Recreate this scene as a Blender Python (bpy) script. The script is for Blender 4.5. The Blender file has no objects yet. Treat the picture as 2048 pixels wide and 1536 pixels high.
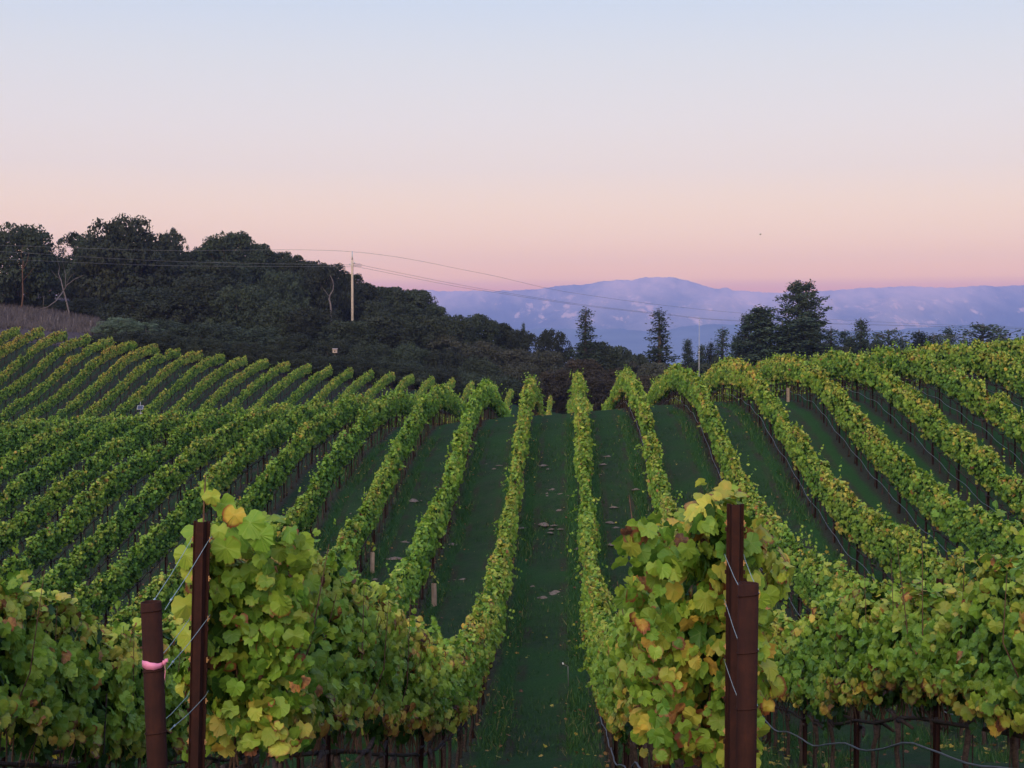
import bpy, bmesh, math, random
import numpy as np
from mathutils import Vector, Matrix
S = bpy.context.scene
C = S.collection
R = math.radians
rng = np.random.default_rng(7)
random.seed(7)
# ------------------------------------------------------------------ camera, sky, light, exposure
F = 2900.0                       # focal length in pixels of the 2048 px wide photograph
YAW = math.atan(104/F); PITCH = math.atan(98/F)
cam_d = bpy.data.cameras.new('camera'); cam = bpy.data.objects.new('camera', cam_d); C.objects.link(cam)
cam_d.sensor_width = 36.0; cam_d.lens = F/2048*36.0; cam_d.clip_start = .1; cam_d.clip_end = 40000
cam.location = (0, 0, 0); cam.rotation_euler = (math.pi/2-PITCH, 0, YAW)
S.camera = cam
WEST_GLOW = .9
SUN_EL, SUN_AZ = 36.0, 191.0     # afterglow of the set sun: degrees above the horizon, compass bearing (rows run to 0)
sd = bpy.data.lights.new('sun', 'SUN'); sun = bpy.data.objects.new('sun', sd); C.objects.link(sun)
sd.energy = 2.7; sd.angle = R(40); sd.color = (1.0, .86, .58)
_a = R(SUN_AZ); _e = R(SUN_EL)
sdir = Vector((math.sin(_a)*math.cos(_e), math.cos(_a)*math.cos(_e), math.sin(_e)))
sun.rotation_euler = sdir.to_track_quat('Z', 'Y').to_euler(); sun.location = (-30, -40, 40)
W = bpy.data.worlds.new('World'); S.world = W; W.use_nodes = True
nt = W.node_tree; nt.nodes.clear()
wo = nt.nodes.new('ShaderNodeOutputWorld'); add = nt.nodes.new('ShaderNodeAddShader')
b1 = nt.nodes.new('ShaderNodeBackground'); b2 = nt.nodes.new('ShaderNodeBackground')
sk = nt.nodes.new('ShaderNodeTexSky'); sk.sky_type = 'NISHITA'; sk.sun_disc = False
sk.sun_elevation = R(4); sk.sun_rotation = R(SUN_AZ); sk.air_density = 1.2
b1.inputs['Strength'].default_value = .05
nt.links.new(sk.outputs['Color'], b1.inputs['Color'])
tc = nt.nodes.new('ShaderNodeTexCoord'); sx = nt.nodes.new('ShaderNodeSeparateXYZ'); cr = nt.nodes.new('ShaderNodeValToRGB')
nt.links.new(tc.outputs['Generated'], sx.inputs[0]); nt.links.new(sx.outputs['Z'], cr.inputs['Fac'])
def s2l(r, g, b):
    f = lambda c: (c/255/12.92) if c/255 <= .04045 else ((c/255+.055)/1.055)**2.4
    return (f(r), f(g), f(b), 1)
SKY = [(0.0, (1.468, 0.512, 0.06)), (0.0324, (1.468, 0.512, 0.06)), (0.0379, (1.71, 0.803, 0.158)), (0.0517, (1.331, 0.747, 0.347)), (0.0688, (1.191, 0.769, 0.464)), (0.0893, (1.063, 0.757, 0.544)), (0.1131, (0.896, 0.718, 0.638)), (0.1433, (0.816, 0.715, 0.7)), (0.1863, (0.706, 0.692, 0.737)), (0.2219, (0.601, 0.656, 0.781)), (0.5, (0.32, 0.52, 1.0)), (1.0, (0.24, 0.48, 1.2))]   # linear colours of the sky by the sine of the elevation
el = cr.color_ramp.elements
while len(el) > 1: el.remove(el[-1])
el[0].position = SKY[0][0]; el[0].color = (*SKY[0][1], 1)
for p, c in SKY[1:]:
    e = el.new(p); e.color = (*c, 1)
nt.links.new(cr.outputs['Color'], b2.inputs['Color']); b2.inputs['Strength'].default_value = 1.0
# the western half of the sky, behind the camera, still glows
dt = nt.nodes.new('ShaderNodeVectorMath'); dt.operation = 'DOT_PRODUCT'; nt.links.new(tc.outputs['Generated'], dt.inputs[0])
dt.inputs[1].default_value = (math.sin(_a)*math.cos(R(8)), math.cos(_a)*math.cos(R(8)), math.sin(R(8)))
mr = nt.nodes.new('ShaderNodeMapRange'); mr.interpolation_type = 'SMOOTHSTEP'; mr.inputs['From Min'].default_value = -.05; mr.inputs['From Max'].default_value = 1.0; mr.inputs['To Max'].default_value = WEST_GLOW
nt.links.new(dt.outputs['Value'], mr.inputs['Value'])
b3 = nt.nodes.new('ShaderNodeBackground'); b3.inputs['Color'].default_value = (1.0, .80, .62, 1); nt.links.new(mr.outputs[0], b3.inputs['Strength'])
add2 = nt.nodes.new('ShaderNodeAddShader')
nt.links.new(b1.outputs[0], add.inputs[0]); nt.links.new(b2.outputs[0], add.inputs[1]); nt.links.new(add.outputs[0], add2.inputs[0]); nt.links.new(b3.outputs[0], add2.inputs[1]); nt.links.new(add2.outputs[0], wo.inputs['Surface'])
S.view_settings.view_transform = 'Standard'; S.view_settings.look = 'None'; S.view_settings.exposure = 0.0; S.view_settings.gamma = 1.0
S.render.engine = 'CYCLES'
cy = S.cycles
cy.use_denoising = True; cy.max_bounces = 5; cy.diffuse_bounces = 3; cy.transmission_bounces = 3; cy.volume_bounces = 0
cy.transparent_max_bounces = 4; cy.use_adaptive_sampling = True; cy.adaptive_threshold = .02; cy.caustics_reflective = False; cy.caustics_refractive = False
# ------------------------------------------------------------------ small helpers
_c, _s = math.cos(YAW), math.sin(YAW); _cp, _sp = math.cos(PITCH), math.sin(PITCH)
FWD = np.array([-_s*_cp, _c*_cp, -_sp]); RGT = np.array([_c, _s, 0.0]); UP = np.cross(RGT, FWD)
def ray(x, y): return FWD+RGT*((x-1024)/F)-UP*((y-768)/F)
def at(x, y, d): return ray(x, y)*d          # the point seen at pixel (x, y) of the photograph at depth d
def proj(p):
    p = np.asarray(p, float); d = p@FWD; ds = np.where(abs(d) < 1e-6, 1e-6, d)
    return 1024+F*(p@RGT)/ds, 768-F*(p@UP)/ds, d
def tag(o, label=None, cat=None, group=None, kind=None):
    if label: o['label'] = label
    if cat: o['category'] = cat
    if group: o['group'] = group
    if kind: o['kind'] = kind
    return o
def empty(name, loc, rz=0.0):
    o = bpy.data.objects.new(name, None); C.objects.link(o); o.location = tuple(float(v) for v in loc); o.rotation_euler = (0, 0, rz)
    o.empty_display_size = .2
    return o
def link_mesh(name, me, parent=None):
    o = bpy.data.objects.new(name, me); C.objects.link(o)
    if parent is not None: o.parent = parent
    return o
class MB:
    """collects vertices and faces; build() makes one mesh object"""
    def __init__(s): s.v = []; s.f = []
    def tube(s, pts, rad, n=6, cap=True):
        pts = [Vector(p) for p in pts]; rad = rad if hasattr(rad, '__len__') else [rad]*len(pts); base = len(s.v); ref = None
        for i, p in enumerate(pts):
            d = (pts[min(i+1, len(pts)-1)]-pts[max(i-1, 0)]).normalized()
            if ref is None: ref = d.orthogonal().normalized()
            a = (ref-d*ref.dot(d)).normalized(); b = d.cross(a); ref = a
            for j in range(n):
                t = 2*math.pi*j/n; s.v.append(tuple(p+(a*math.cos(t)+b*math.sin(t))*rad[i]))
        for i in range(len(pts)-1):
            for j in range(n):
                s.f.append((base+i*n+j, base+i*n+(j+1) % n, base+(i+1)*n+(j+1) % n, base+(i+1)*n+j))
        if cap:
            s.f.append(tuple(base+j for j in reversed(range(n)))); e = base+(len(pts)-1)*n; s.f.append(tuple(e+j for j in range(n)))
        return s
    def box(s, c, size, rot=None):
        b = len(s.v); c = Vector(c)
        for z in (-1, 1):
            for x, y in ((-1, -1), (1, -1), (1, 1), (-1, 1)):
                v = Vector((x*size[0]/2, y*size[1]/2, z*size[2]/2)); v = (rot@v if rot is not None else v)+c; s.v.append(tuple(v))
        s.f += [tuple(b+i for i in q) for q in ((3, 2, 1, 0), (4, 5, 6, 7), (0, 1, 5, 4), (1, 2, 6, 5), (2, 3, 7, 6), (3, 0, 4, 7))]
        return s
    def mesh(s, name, mat, smooth=True):
        me = bpy.data.meshes.new(name); me.from_pydata(s.v, [], s.f); me.materials.append(mat)
        if smooth: me.polygons.foreach_set('use_smooth', [True]*len(me.polygons))
        me.update(); return me
    def build(s, name, mat, parent=None, smooth=True): return link_mesh(name, s.mesh(name, mat, smooth), parent)
def np_mesh(name, verts, faces, mat, uv=None, col=None, smooth=False):
    """mesh from numpy arrays; faces is (n, k) with one k for all"""
    me = bpy.data.meshes.new(name); nv = len(verts); nf, k = faces.shape
    me.vertices.add(nv); me.vertices.foreach_set('co', np.ascontiguousarray(verts, np.float32).ravel())
    me.loops.add(nf*k); me.loops.foreach_set('vertex_index', np.ascontiguousarray(faces, np.int32).ravel())
    me.polygons.add(nf); me.polygons.foreach_set('loop_start', np.arange(0, nf*k, k, dtype=np.int32))
    try: me.polygons.foreach_set('loop_total', np.full(nf, k, np.int32))
    except Exception: pass
    me.polygons.foreach_set('use_smooth', np.full(nf, smooth, bool))
    me.update(calc_edges=True)
    if uv is not None:
        l = me.uv_layers.new(name='UVMap'); l.data.foreach_set('uv', np.ascontiguousarray(uv[faces.ravel()], np.float32).ravel())
    if col is not None:
        a = me.attributes.new('tint', 'FLOAT_COLOR', 'POINT'); a.data.foreach_set('color', np.ascontiguousarray(col, np.float32).ravel())
    me.materials.append(mat); return me
def nz(a): return a/np.maximum(np.linalg.norm(a, axis=-1, keepdims=True), 1e-9)
# leaf templates: (vertices (x across, y to the tip, z out), triangles)
def leaf_template(kind, seed=0):
    r = np.random.default_rng(seed)
    if kind == 'full':
        half = [(0, 1.0), (8, .90), (16, .95), (26, .82), (36, .86), (46, .93), (55, .84), (66, .80), (77, .90), (90, .82), (104, .86), (120, .76), (138, .80), (155, .70), (171, .42)]
        if seed % 2: half = [(a, q*(1-.16*max(0, math.cos(math.radians((a-27)*360/46.0)))*(a < 100))) for a, q in half]
        pts = [(a, q) for a, q in half]+[(360-a, q) for a, q in half[:0:-1]]
        v = [(0, 0, 0)]; w1, w2, w3 = r.uniform(-.16, .16), r.uniform(-.2, .2), r.uniform(0, 6.3); fold = r.uniform(-.05, .38); dr = r.uniform(.0, .45)
        for a, q in pts:
            t = R(a); q = q*(1+r.uniform(-.06, .06)); x, y = q*math.sin(t), q*math.cos(t)
            z = fold*abs(x)-dr*max(y, 0)**2-.10*(x*x+y*y)+w1*math.sin(3*t+w3)*q+w2*x*y+r.uniform(-.03, .03)
            v.append((x*.98, y+.0, z))
        n = len(pts); f = [(0, 1+i, 1+(i+1) % n) for i in range(n)]
    elif kind == 'hex':
        v = [(0, 0, 0)]; pts = [(0, 1.0), (38, .74), (74, .95), (140, .80), (180, .35), (220, .80), (286, .95), (322, .74)]; fold = r.uniform(.05, .25)
        for a, q in pts:
            t = R(a); x, y = q*math.sin(t), q*math.cos(t); v.append((x, y, fold*abs(x)-.22*max(y, 0)**2+r.uniform(-.08, .08)))
        f = [(0, 1+i, 1+(i+1) % 8) for i in range(8)]
    else:
        v = [(0, -.6, 0), (.85, .05, .2), (0, 1.0, -.18), (-.85, .05, .2)]; f = [(0, 1, 2), (0, 2, 3)]
    return np.array(v, float), np.array(f, int)
TPL = {'full': [leaf_template('full', i) for i in range(10)], 'hex': [leaf_template('hex', i) for i in range(4)], 'kite': [leaf_template('kite')]}
class Leaves:
    def __init__(s): s.V = []; s.Fc = []; s.U = []; s.T = []; s.n = 0
    def add(s, kind, pos, nrm, tip, size, tint):
        m = len(pos)
        if m == 0: return
        nrm = nz(nrm); tip = nz(tip-nrm*(tip*nrm).sum(1, keepdims=True)); b = np.cross(tip, nrm)
        pick = rng.integers(0, len(TPL[kind]), m)
        for q, (tv, tf) in enumerate(TPL[kind]):
            i = np.where(pick == q)[0]
            if len(i) == 0: continue
            sz = size[i][:, None, None]
            P = pos[i][:, None]+sz*(tv[None, :, 0:1]*b[i][:, None]+tv[None, :, 1:2]*tip[i][:, None]+tv[None, :, 2:3]*nrm[i][:, None])
            k = len(tv); s.V.append(P.reshape(-1, 3)); s.Fc.append((np.arange(len(i))[:, None, None]*k+tf[None]+s.n).reshape(-1, 3))
            s.U.append(np.tile(tv[:, :2]*.5+.5, (len(i), 1))); s.T.append(np.repeat(tint[i], k, 0)); s.n += len(i)*k
    def mesh(s, name, mat):
        return np_mesh(name, np.concatenate(s.V), np.concatenate(s.Fc), mat, np.concatenate(s.U), np.concatenate(s.T))
# ------------------------------------------------------------------ the lie of the land, surveyed from the hedge tops
HV = 1.72
def rowx(k): return -1.49-2.13*k
TR={
25:[(25,655),(0,672)],24:[(75,659),(45,670),(15,687),(0,695)],
23:[(120,664),(82,680),(57,700),(32,720),(10,740),(0,747)],
22:[(172,671),(140,682),(110,700),(85,722),(55,745),(25,765),(0,782)],
21:[(212,677),(185,687),(150,710),(120,735),(92,760),(50,792),(0,827)],
20:[(265,682),(237,690),(212,700),(185,717),(162,742),(145,760),(110,787),(82,805),(50,830),(15,857)],
19:[(310,690),(275,700),(240,722),(212,747),(185,770),(150,800),(112,827),(82,852)],
18:[(357,696),(325,705),(290,722),(262,745),(237,767),(205,797),(175,817),(150,840)],
17:[(400,702),(370,710),(342,725),(317,747),(287,775),(257,800),(230,822),(210,840)],
16:[(447,709),(420,712),(385,735),(350,762),(317,792),(287,820)],
15:[(489,714),(457,727),(415,755),(382,782),(350,812),(332,827)],
14:[(535,718),(510,727),(475,750),(430,787),(400,817)],
13:[(577,724),(545,737),(515,757),(487,780),(462,805)],
12:[(617,729),(590,740),(557,765),(530,790),(505,815)],
11:[(662,732),(635,747),(600,777),(575,800),(560,815)],
10:[(707,736),(675,752),(650,775),(625,800),(75,872),(25,905),(0,920)],
9:[(747,741),(715,760),(687,787),(240,840),(155,880),(132,890),(110,907),(82,922),(55,942),(32,965),(5,982)],
8:[(785,744),(760,762),(732,792),(325,832),(225,882),(210,897),(175,917),(145,937),(117,962),(82,995),(55,1012),(25,1032),(0,1050)],
7:[(825,749),(800,765),(782,785),(412,825),(307,892),(272,910),(232,935),(202,965),(170,987),(147,1010),(120,1050),(87,1062),(45,1087),(5,1132)],
6:[(865,754),(840,780),(827,800),(532,817),(410,872),(390,890),(365,912),(325,940),(292,972),(250,1012),(217,1047),(160,1100),(125,1127),(62,1172)],
5:[(902,760),(635,805),(575,835),(545,847),(520,865),(495,880),(472,895),(450,922),(430,940),(410,955),(375,981),(345,1022),(307,1052),(250,1102),(212,1152),(175,1172)],
4:[(946,764),(930,782),(922,802),(687,800),(662,825),(635,837),(612,850),(592,872),(575,892),(555,922),(535,942),(517,965),(482,1002),(320,1165),(242,1225),(160,1255)],
3:[(797,785),(762,800),(737,815),(720,835),(702,860),(682,872),(670,890),(655,912),(645,937),(630,960),(620,982),(600,992),(590,1015),(570,1037),(557,1057)],
2:[(1022,778),(880,775),(862,785),(845,800),(830,825),(815,845),(805,865),(792,885),(780,905),(770,930),(757,952),(747,977),(730,1005),(715,1027),(697,1050),(675,1097)],
1:[(1017,826),(965,769),(950,787),(937,817),(925,855),(910,912),(900,950),(885,987),(870,1012),(857,1037),(840,1065),(830,1097),(807,1122),(782,1165),(762,1190),(275,1262),(225,1267),(150,1255),(100,1190),(0,1165)],
0:[(1060,760),(1047,830),(1035,900),(1022,980),(1012,1050),(1000,1120),(985,1180),(960,1240),(930,1285),(890,1300),(860,1290),(800,1240),(720,1190),(660,1140),(560,1075),(400,990)],
-2:[(1215,800),(1254,741),(1267,757),(1285,785),(1297,830),(1307,905),(1317,940),(1325,967),(1605,1241),(1657,1223),(1709,1206),(1762,1178),(1866,1126),(1947,1105),(1989,1094),(2048,1110)],
-3:[(1295,797),(1312,767),(1360,734),(1390,755),(1405,777),(1417,810),(1435,845),(1452,877),(1465,912),(1477,940),(1495,962),(1517,1017),(1552,1035),(1580,1066),(1615,1101),(1650,1122),(1695,1153),(1727,1167)],
-4:[(1412,752),(1470,725),(1507,742),(1527,762),(1550,797),(1577,830),(1600,865),(1625,902),(1650,932),(1670,955),(1690,987),(1726,1010),(1753,1035),(1800,1059),(1866,1094)],
-5:[(1586,714),(1631,727),(1656,755),(1686,790),(1708,815),(1736,845),(1768,872),(1788,892),(1818,917),(1848,947),(1886,972),(1926,1007),(1971,1022)],
-6:[(1696,707),(1721,717),(1761,732),(1786,752),(1811,770),(1841,795),(1873,825),(1903,850),(1936,875),(1976,905),(2011,930),(2046,955)],
-7:[(1766,697),(1821,701),(1861,715),(1911,735),(1946,760),(1986,777),(2026,810)],
-8:[(1926,695),(1973,700),(2018,717),(2046,732)]}
def terrain_points():
    P=[]
    for k,l in TR.items():
        X=rowx(k)
        for x,y in l:
            r=ray(x,y); t=X/r[0]; P.append((X,r[1]*t,r[2]*t-HV,.6 if abs(X)>2 else 1.2))
    def a(x,d,z): 
        r=ray(x,670)*d; P.append((r[0],r[1],z,1.0))
    for x,d,z in [(0,172,.8),(100,172,.6),(0,205,4),(100,205,3.5),(200,205,2),(0,250,6),(200,250,6),(350,250,5),(500,250,4),(700,250,1),(850,250,-2),(950,250,-6),(1050,250,-9),(1280,250,-14),(1600,250,-16),(2048,250,-15),
      (350,190,0),(500,188,-2),(700,186,-6),(900,184,-9),(1100,184,-11),(1300,184,-12),(0,300,8),(400,300,7),(700,300,3),(900,300,-4),(1200,300,-22),(1600,300,-27),(2048,300,-26),
      (1500,100,-6.6),(2000,100,-5),(1500,150,-11),(2000,150,-9.5),(2048,200,-12),(1600,200,-13.5)]: a(x,d,z)
    for q in [(0,0,-1.65),(-6,0,-1.75),(6,0,-1.6),(0,-6,-1.3),(-40,64,-6.5),(-45,30,-10),(-30,10,-5.5),(25,15,-3.5),(28,30,-4.8),(-60,70,-8),(32,60,-1.5),(0.64,8,-2.95),(0.64,14,-4.7)]: P.append(q+(1.0,))
    return np.array(P)
P=terrain_points()
def tps_fit(P,lam=.35):
    xy=P[:,:2]/50.0; n=len(P)
    r2=((xy[:,None]-xy[None])**2).sum(-1); K=.5*r2*np.log(r2+1e-12)
    Q=np.c_[np.ones(n),xy]; A=np.zeros((n+3,n+3)); A[:n,:n]=K+np.diag(lam*P[:,3]*.01); A[:n,n:]=Q; A[n:,:n]=Q.T
    s=np.linalg.solve(A,np.r_[P[:,2],0,0,0]); return xy,s
CXY,CS=tps_fit(P)
def tps(X,Y):
    X=np.asarray(X,float)/50; Y=np.asarray(Y,float)/50; sh=X.shape; q=np.c_[X.ravel(),Y.ravel()]; out=np.empty(len(q))
    for i in range(0,len(q),20000):
        b=q[i:i+20000]; r2=((b[:,None]-CXY[None])**2).sum(-1)
        out[i:i+20000]=(.5*r2*np.log(r2+1e-12))@CS[:-3]+CS[-3]+b@CS[-2:]
    return out.reshape(sh)
def smooth01(t): t = np.clip(t, 0, 1); return t*t*(3-2*t)
VALLEY = -115.0
_gx0, _gy0, _gs = -116.0, -9.0, .5
_GX = np.arange(_gx0, 63.6, _gs); _GY = np.arange(_gy0, 301.6, _gs)
_GZ = tps(*np.meshgrid(_GX, _GY))
def tps_grid(x, y):
    a = (x-_gx0)/_gs; b = (y-_gy0)/_gs; i = np.clip(a.astype(int), 0, len(_GX)-2); j = np.clip(b.astype(int), 0, len(_GY)-2); u, v = a-i, b-j
    return (_GZ[j, i]*(1-u)+_GZ[j, i+1]*u)*(1-v)+(_GZ[j+1, i]*(1-u)+_GZ[j+1, i+1]*u)*v
def ground_z(X, Y):
    X = np.asarray(X, float); Y = np.asarray(Y, float)
    xc = np.clip(X, -115, 62); yc = np.clip(Y, -8, 300)
    z = tps_grid(xc, yc)
    d = np.hypot(X-xc, Y-yc)
    z = z-.10*np.minimum(d, 60)*(d > 0)
    w = smooth01(d/1100.0)
    return z*(1-w)+VALLEY*w
def gz(x, y): return float(ground_z(np.array([x]), np.array([y]))[0])
def hit_ground(x, y, d0=4.0, d1=200.0):
    d = np.linspace(d0, d1, 1600); p = ray(x, y)[None]*d[:, None]; g = ground_z(p[:, 0], p[:, 1]); i = np.where(p[:, 2] < g)[0]
    return p[i[0]] if len(i) else p[-1]
# ------------------------------------------------------------------ materials
class NT:
    def __init__(s, name):
        s.m = bpy.data.materials.new(name); s.m.use_nodes = True; s.t = s.m.node_tree; s.t.nodes.clear()
        s.out = s.t.nodes.new('ShaderNodeOutputMaterial'); s.b = s.t.nodes.new('ShaderNodeBsdfPrincipled')
        s.t.links.new(s.b.outputs[0], s.out.inputs['Surface']); s.b.inputs['Roughness'].default_value = .8; s.b.inputs['Specular IOR Level'].default_value = .25
    def n(s, typ, **kw):
        q = s.t.nodes.new('ShaderNode'+typ)
        for k, v in kw.items():
            if hasattr(q, k): setattr(q, k, v)
            else: q.inputs[k].default_value = v
        return q
    def l(s, a, b): s.t.links.new(a, b)
    def noise(s, scale, detail=3, rough=.6, vec=None):
        q = s.n('TexNoise'); q.inputs['Scale'].default_value = scale; q.inputs['Detail'].default_value = detail; q.inputs['Roughness'].default_value = rough
        if vec is not None: s.l(vec, q.inputs['Vector'])
        return q.outputs['Fac']
    def ramp(s, fac, stops, interp='LINEAR'):
        q = s.n('ValToRGB'); e = q.color_ramp.elements; q.color_ramp.interpolation = interp
        while len(e) > 1: e.remove(e[-1])
        for i, (p, c) in enumerate(stops):
            x = e[0] if i == 0 else e.new(p)
            x.position = p; x.color = (c[0], c[1], c[2], 1)
        s.l(fac, q.inputs['Fac']); return q.outputs['Color']
    def mix(s, fac, a, b, blend='MIX'):
        q = s.n('Mix'); q.data_type = 'RGBA'; q.blend_type = blend
        for inp, v in ((q.inputs[0], fac), (q.inputs[6], a), (q.inputs[7], b)):
            if hasattr(v, 'is_linked'): s.l(v, inp)
            elif isinstance(v, tuple): inp.default_value = (*v[:3], 1)
            else: inp.default_value = v
        return q.outputs[2]
    def math(s, op, a, b=0.0, c=0.0):
        q = s.n('Math'); q.operation = op
        for i, v in enumerate((a, b, c)):
            if hasattr(v, 'is_linked'): s.l(v, q.inputs[i])
            else: q.inputs[i].default_value = v
        return q.outputs[0]
    def bump(s, h, strength=.4, dist=.02):
        q = s.n('Bump'); q.inputs['Strength'].default_value = strength; q.inputs['Distance'].default_value = dist; s.l(h, q.inputs['Height']); s.l(q.outputs[0], s.b.inputs['Normal'])
    def obj(s): return s.n('TexCoord').outputs['Object']
    def pos(s): return s.n('NewGeometry').outputs['Position']
    def col(s, c):
        if hasattr(c, 'is_linked'): s.l(c, s.b.inputs['Base Color'])
        else: s.b.inputs['Base Color'].default_value = (*c, 1)
    def set(s, **kw):
        for k, v in kw.items(): s.b.inputs[k.replace('_', ' ')].default_value = v
        return s
def leaf_material():
    m = NT('vine_leaf'); a = m.n('Attribute', attribute_name='tint'); sp = m.n('SeparateColor'); m.l(a.outputs['Color'], sp.inputs[0])
    hue, val, brown = sp.outputs[0], sp.outputs[1], sp.outputs[2]
    uv = m.n('UVMap'); sv = m.n('SeparateXYZ'); m.l(uv.outputs[0], sv.inputs[0])
    x = m.math('MULTIPLY_ADD', sv.outputs[0], 2.0, -1.0); y = m.math('MULTIPLY_ADD', sv.outputs[1], 2.0, -1.0)
    r = m.math('SQRT', m.math('ADD', m.math('MULTIPLY', x, x), m.math('MULTIPLY', y, y)))
    n1 = m.noise(28, 3, .6, m.pos()); n2 = m.noise(9, 2, .5, m.pos())
    h2 = m.math('ADD', hue, m.math('MULTIPLY', m.math('SUBTRACT', n1, .5), .22))
    c = m.ramp(h2, [(0, (.024, .070, .014)), (.22, (.048, .122, .017)), (.42, (.105, .205, .020)), (.58, (.19, .275, .030)), (.72, (.30, .305, .045)), (.84, (.46, .31, .05)), (.93, (.30, .13, .04)), (1, (.07, .028, .018))])
    # veins: lighter lines fanning from the stalk
    ang = m.math('ARCTAN2', x, y); wav = m.math('ABSOLUTE', m.math('SINE', m.math('MULTIPLY', ang, 2.9)))
    vein = m.math('LESS_THAN', m.math('MULTIPLY', wav, r), .045)
    c = m.mix(m.math('MULTIPLY', vein, .17), c, (.34, .38, .13))
    # browned rim
    e = m.math('MULTIPLY', m.math('SMOOTH_MIN', m.math('MAXIMUM', m.math('SUBTRACT', m.math('ADD', r, m.math('MULTIPLY', n2, .9)), m.math('SUBTRACT', 1.55, brown)), 0.0), .25, .05), 4.0)
    c = m.mix(e, c, (.16, .05, .02))
    c = m.mix(1.0, c, m.n('CombineColor').outputs[0], 'MULTIPLY') if False else c
    hs = m.n('HueSaturation'); m.l(c, hs.inputs['Color']); m.l(m.math('MULTIPLY_ADD', val, 1.1, .46), hs.inputs['Value'])
    c = hs.outputs['Color']; m.col(c); m.set(Roughness=.55, Specular_IOR_Level=.3)
    tr = m.n('BsdfTranslucent'); m.l(c, tr.inputs['Color']); mx = m.n('MixShader'); mx.inputs[0].default_value = .36
    m.l(m.b.outputs[0], mx.inputs[1]); m.l(tr.outputs[0], mx.inputs[2]); m.l(mx.outputs[0], m.out.inputs['Surface'])
    return m.m
def crown_material(name, a, b, c):
    m = NT(name); oi = m.n('ObjectInfo'); n = m.noise(.55, 3, .6, m.obj()); n2 = m.noise(6, 2, .6, m.obj())
    f = m.math('ADD', m.math('MULTIPLY', n, .7), m.math('MULTIPLY', n2, .35))
    col = m.ramp(f, [(.3, a), (.52, b), (.74, c)])
    hs = m.n('HueSaturation'); m.l(col, hs.inputs['Color']); m.l(m.math('MULTIPLY_ADD', oi.outputs['Random'], .04, .48), hs.inputs['Hue']); m.l(m.math('MULTIPLY_ADD', oi.outputs['Random'], .7, .65), hs.inputs['Value'])
    m.col(hs.outputs['Color']); m.set(Roughness=.8)
    tr = m.n('BsdfTranslucent'); m.l(hs.outputs['Color'], tr.inputs['Color']); mx = m.n('MixShader'); mx.inputs[0].default_value = .15
    m.l(m.b.outputs[0], mx.inputs[1]); m.l(tr.outputs[0], mx.inputs[2]); m.l(mx.outputs[0], m.out.inputs['Surface'])
    return m.m
def plain(name, a, b, scale=8, rough=.8, bump=.3, metal=0.0, dist=.01):
    m = NT(name); n = m.noise(scale, 5, .65, m.obj()); m.col(m.ramp(n, [(.3, a), (.7, b)])); m.set(Roughness=rough, Metallic=metal)
    if bump: m.bump(n, bump, dist)
    return m.m
def rust_material():
    m = NT('rusty_steel'); o = m.obj(); n = m.noise(14, 6, .7, o); n2 = m.noise(160, 3, .6, o); vs = m.n('VectorMath', operation='MULTIPLY'); m.l(o, vs.inputs[0]); vs.inputs[1].default_value = (38, 38, 2.2); n3 = m.noise(1, 4, .7, vs.outputs[0])
    f = m.math('ADD', m.math('MULTIPLY', n, .6), m.math('MULTIPLY', n3, .4))
    c = m.ramp(f, [(.32, (.012, .0055, .0055)), (.5, (.024, .0085, .0075)), (.66, (.040, .013, .009)), (.8, (.085, .030, .016))])
    c = m.mix(m.math('MULTIPLY', n2, .35), c, (.03, .012, .010)); m.col(c); m.set(Roughness=.85, Specular_IOR_Level=.12)
    m.bump(m.math('ADD', n, n2), .35, .003); return m.m
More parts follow.
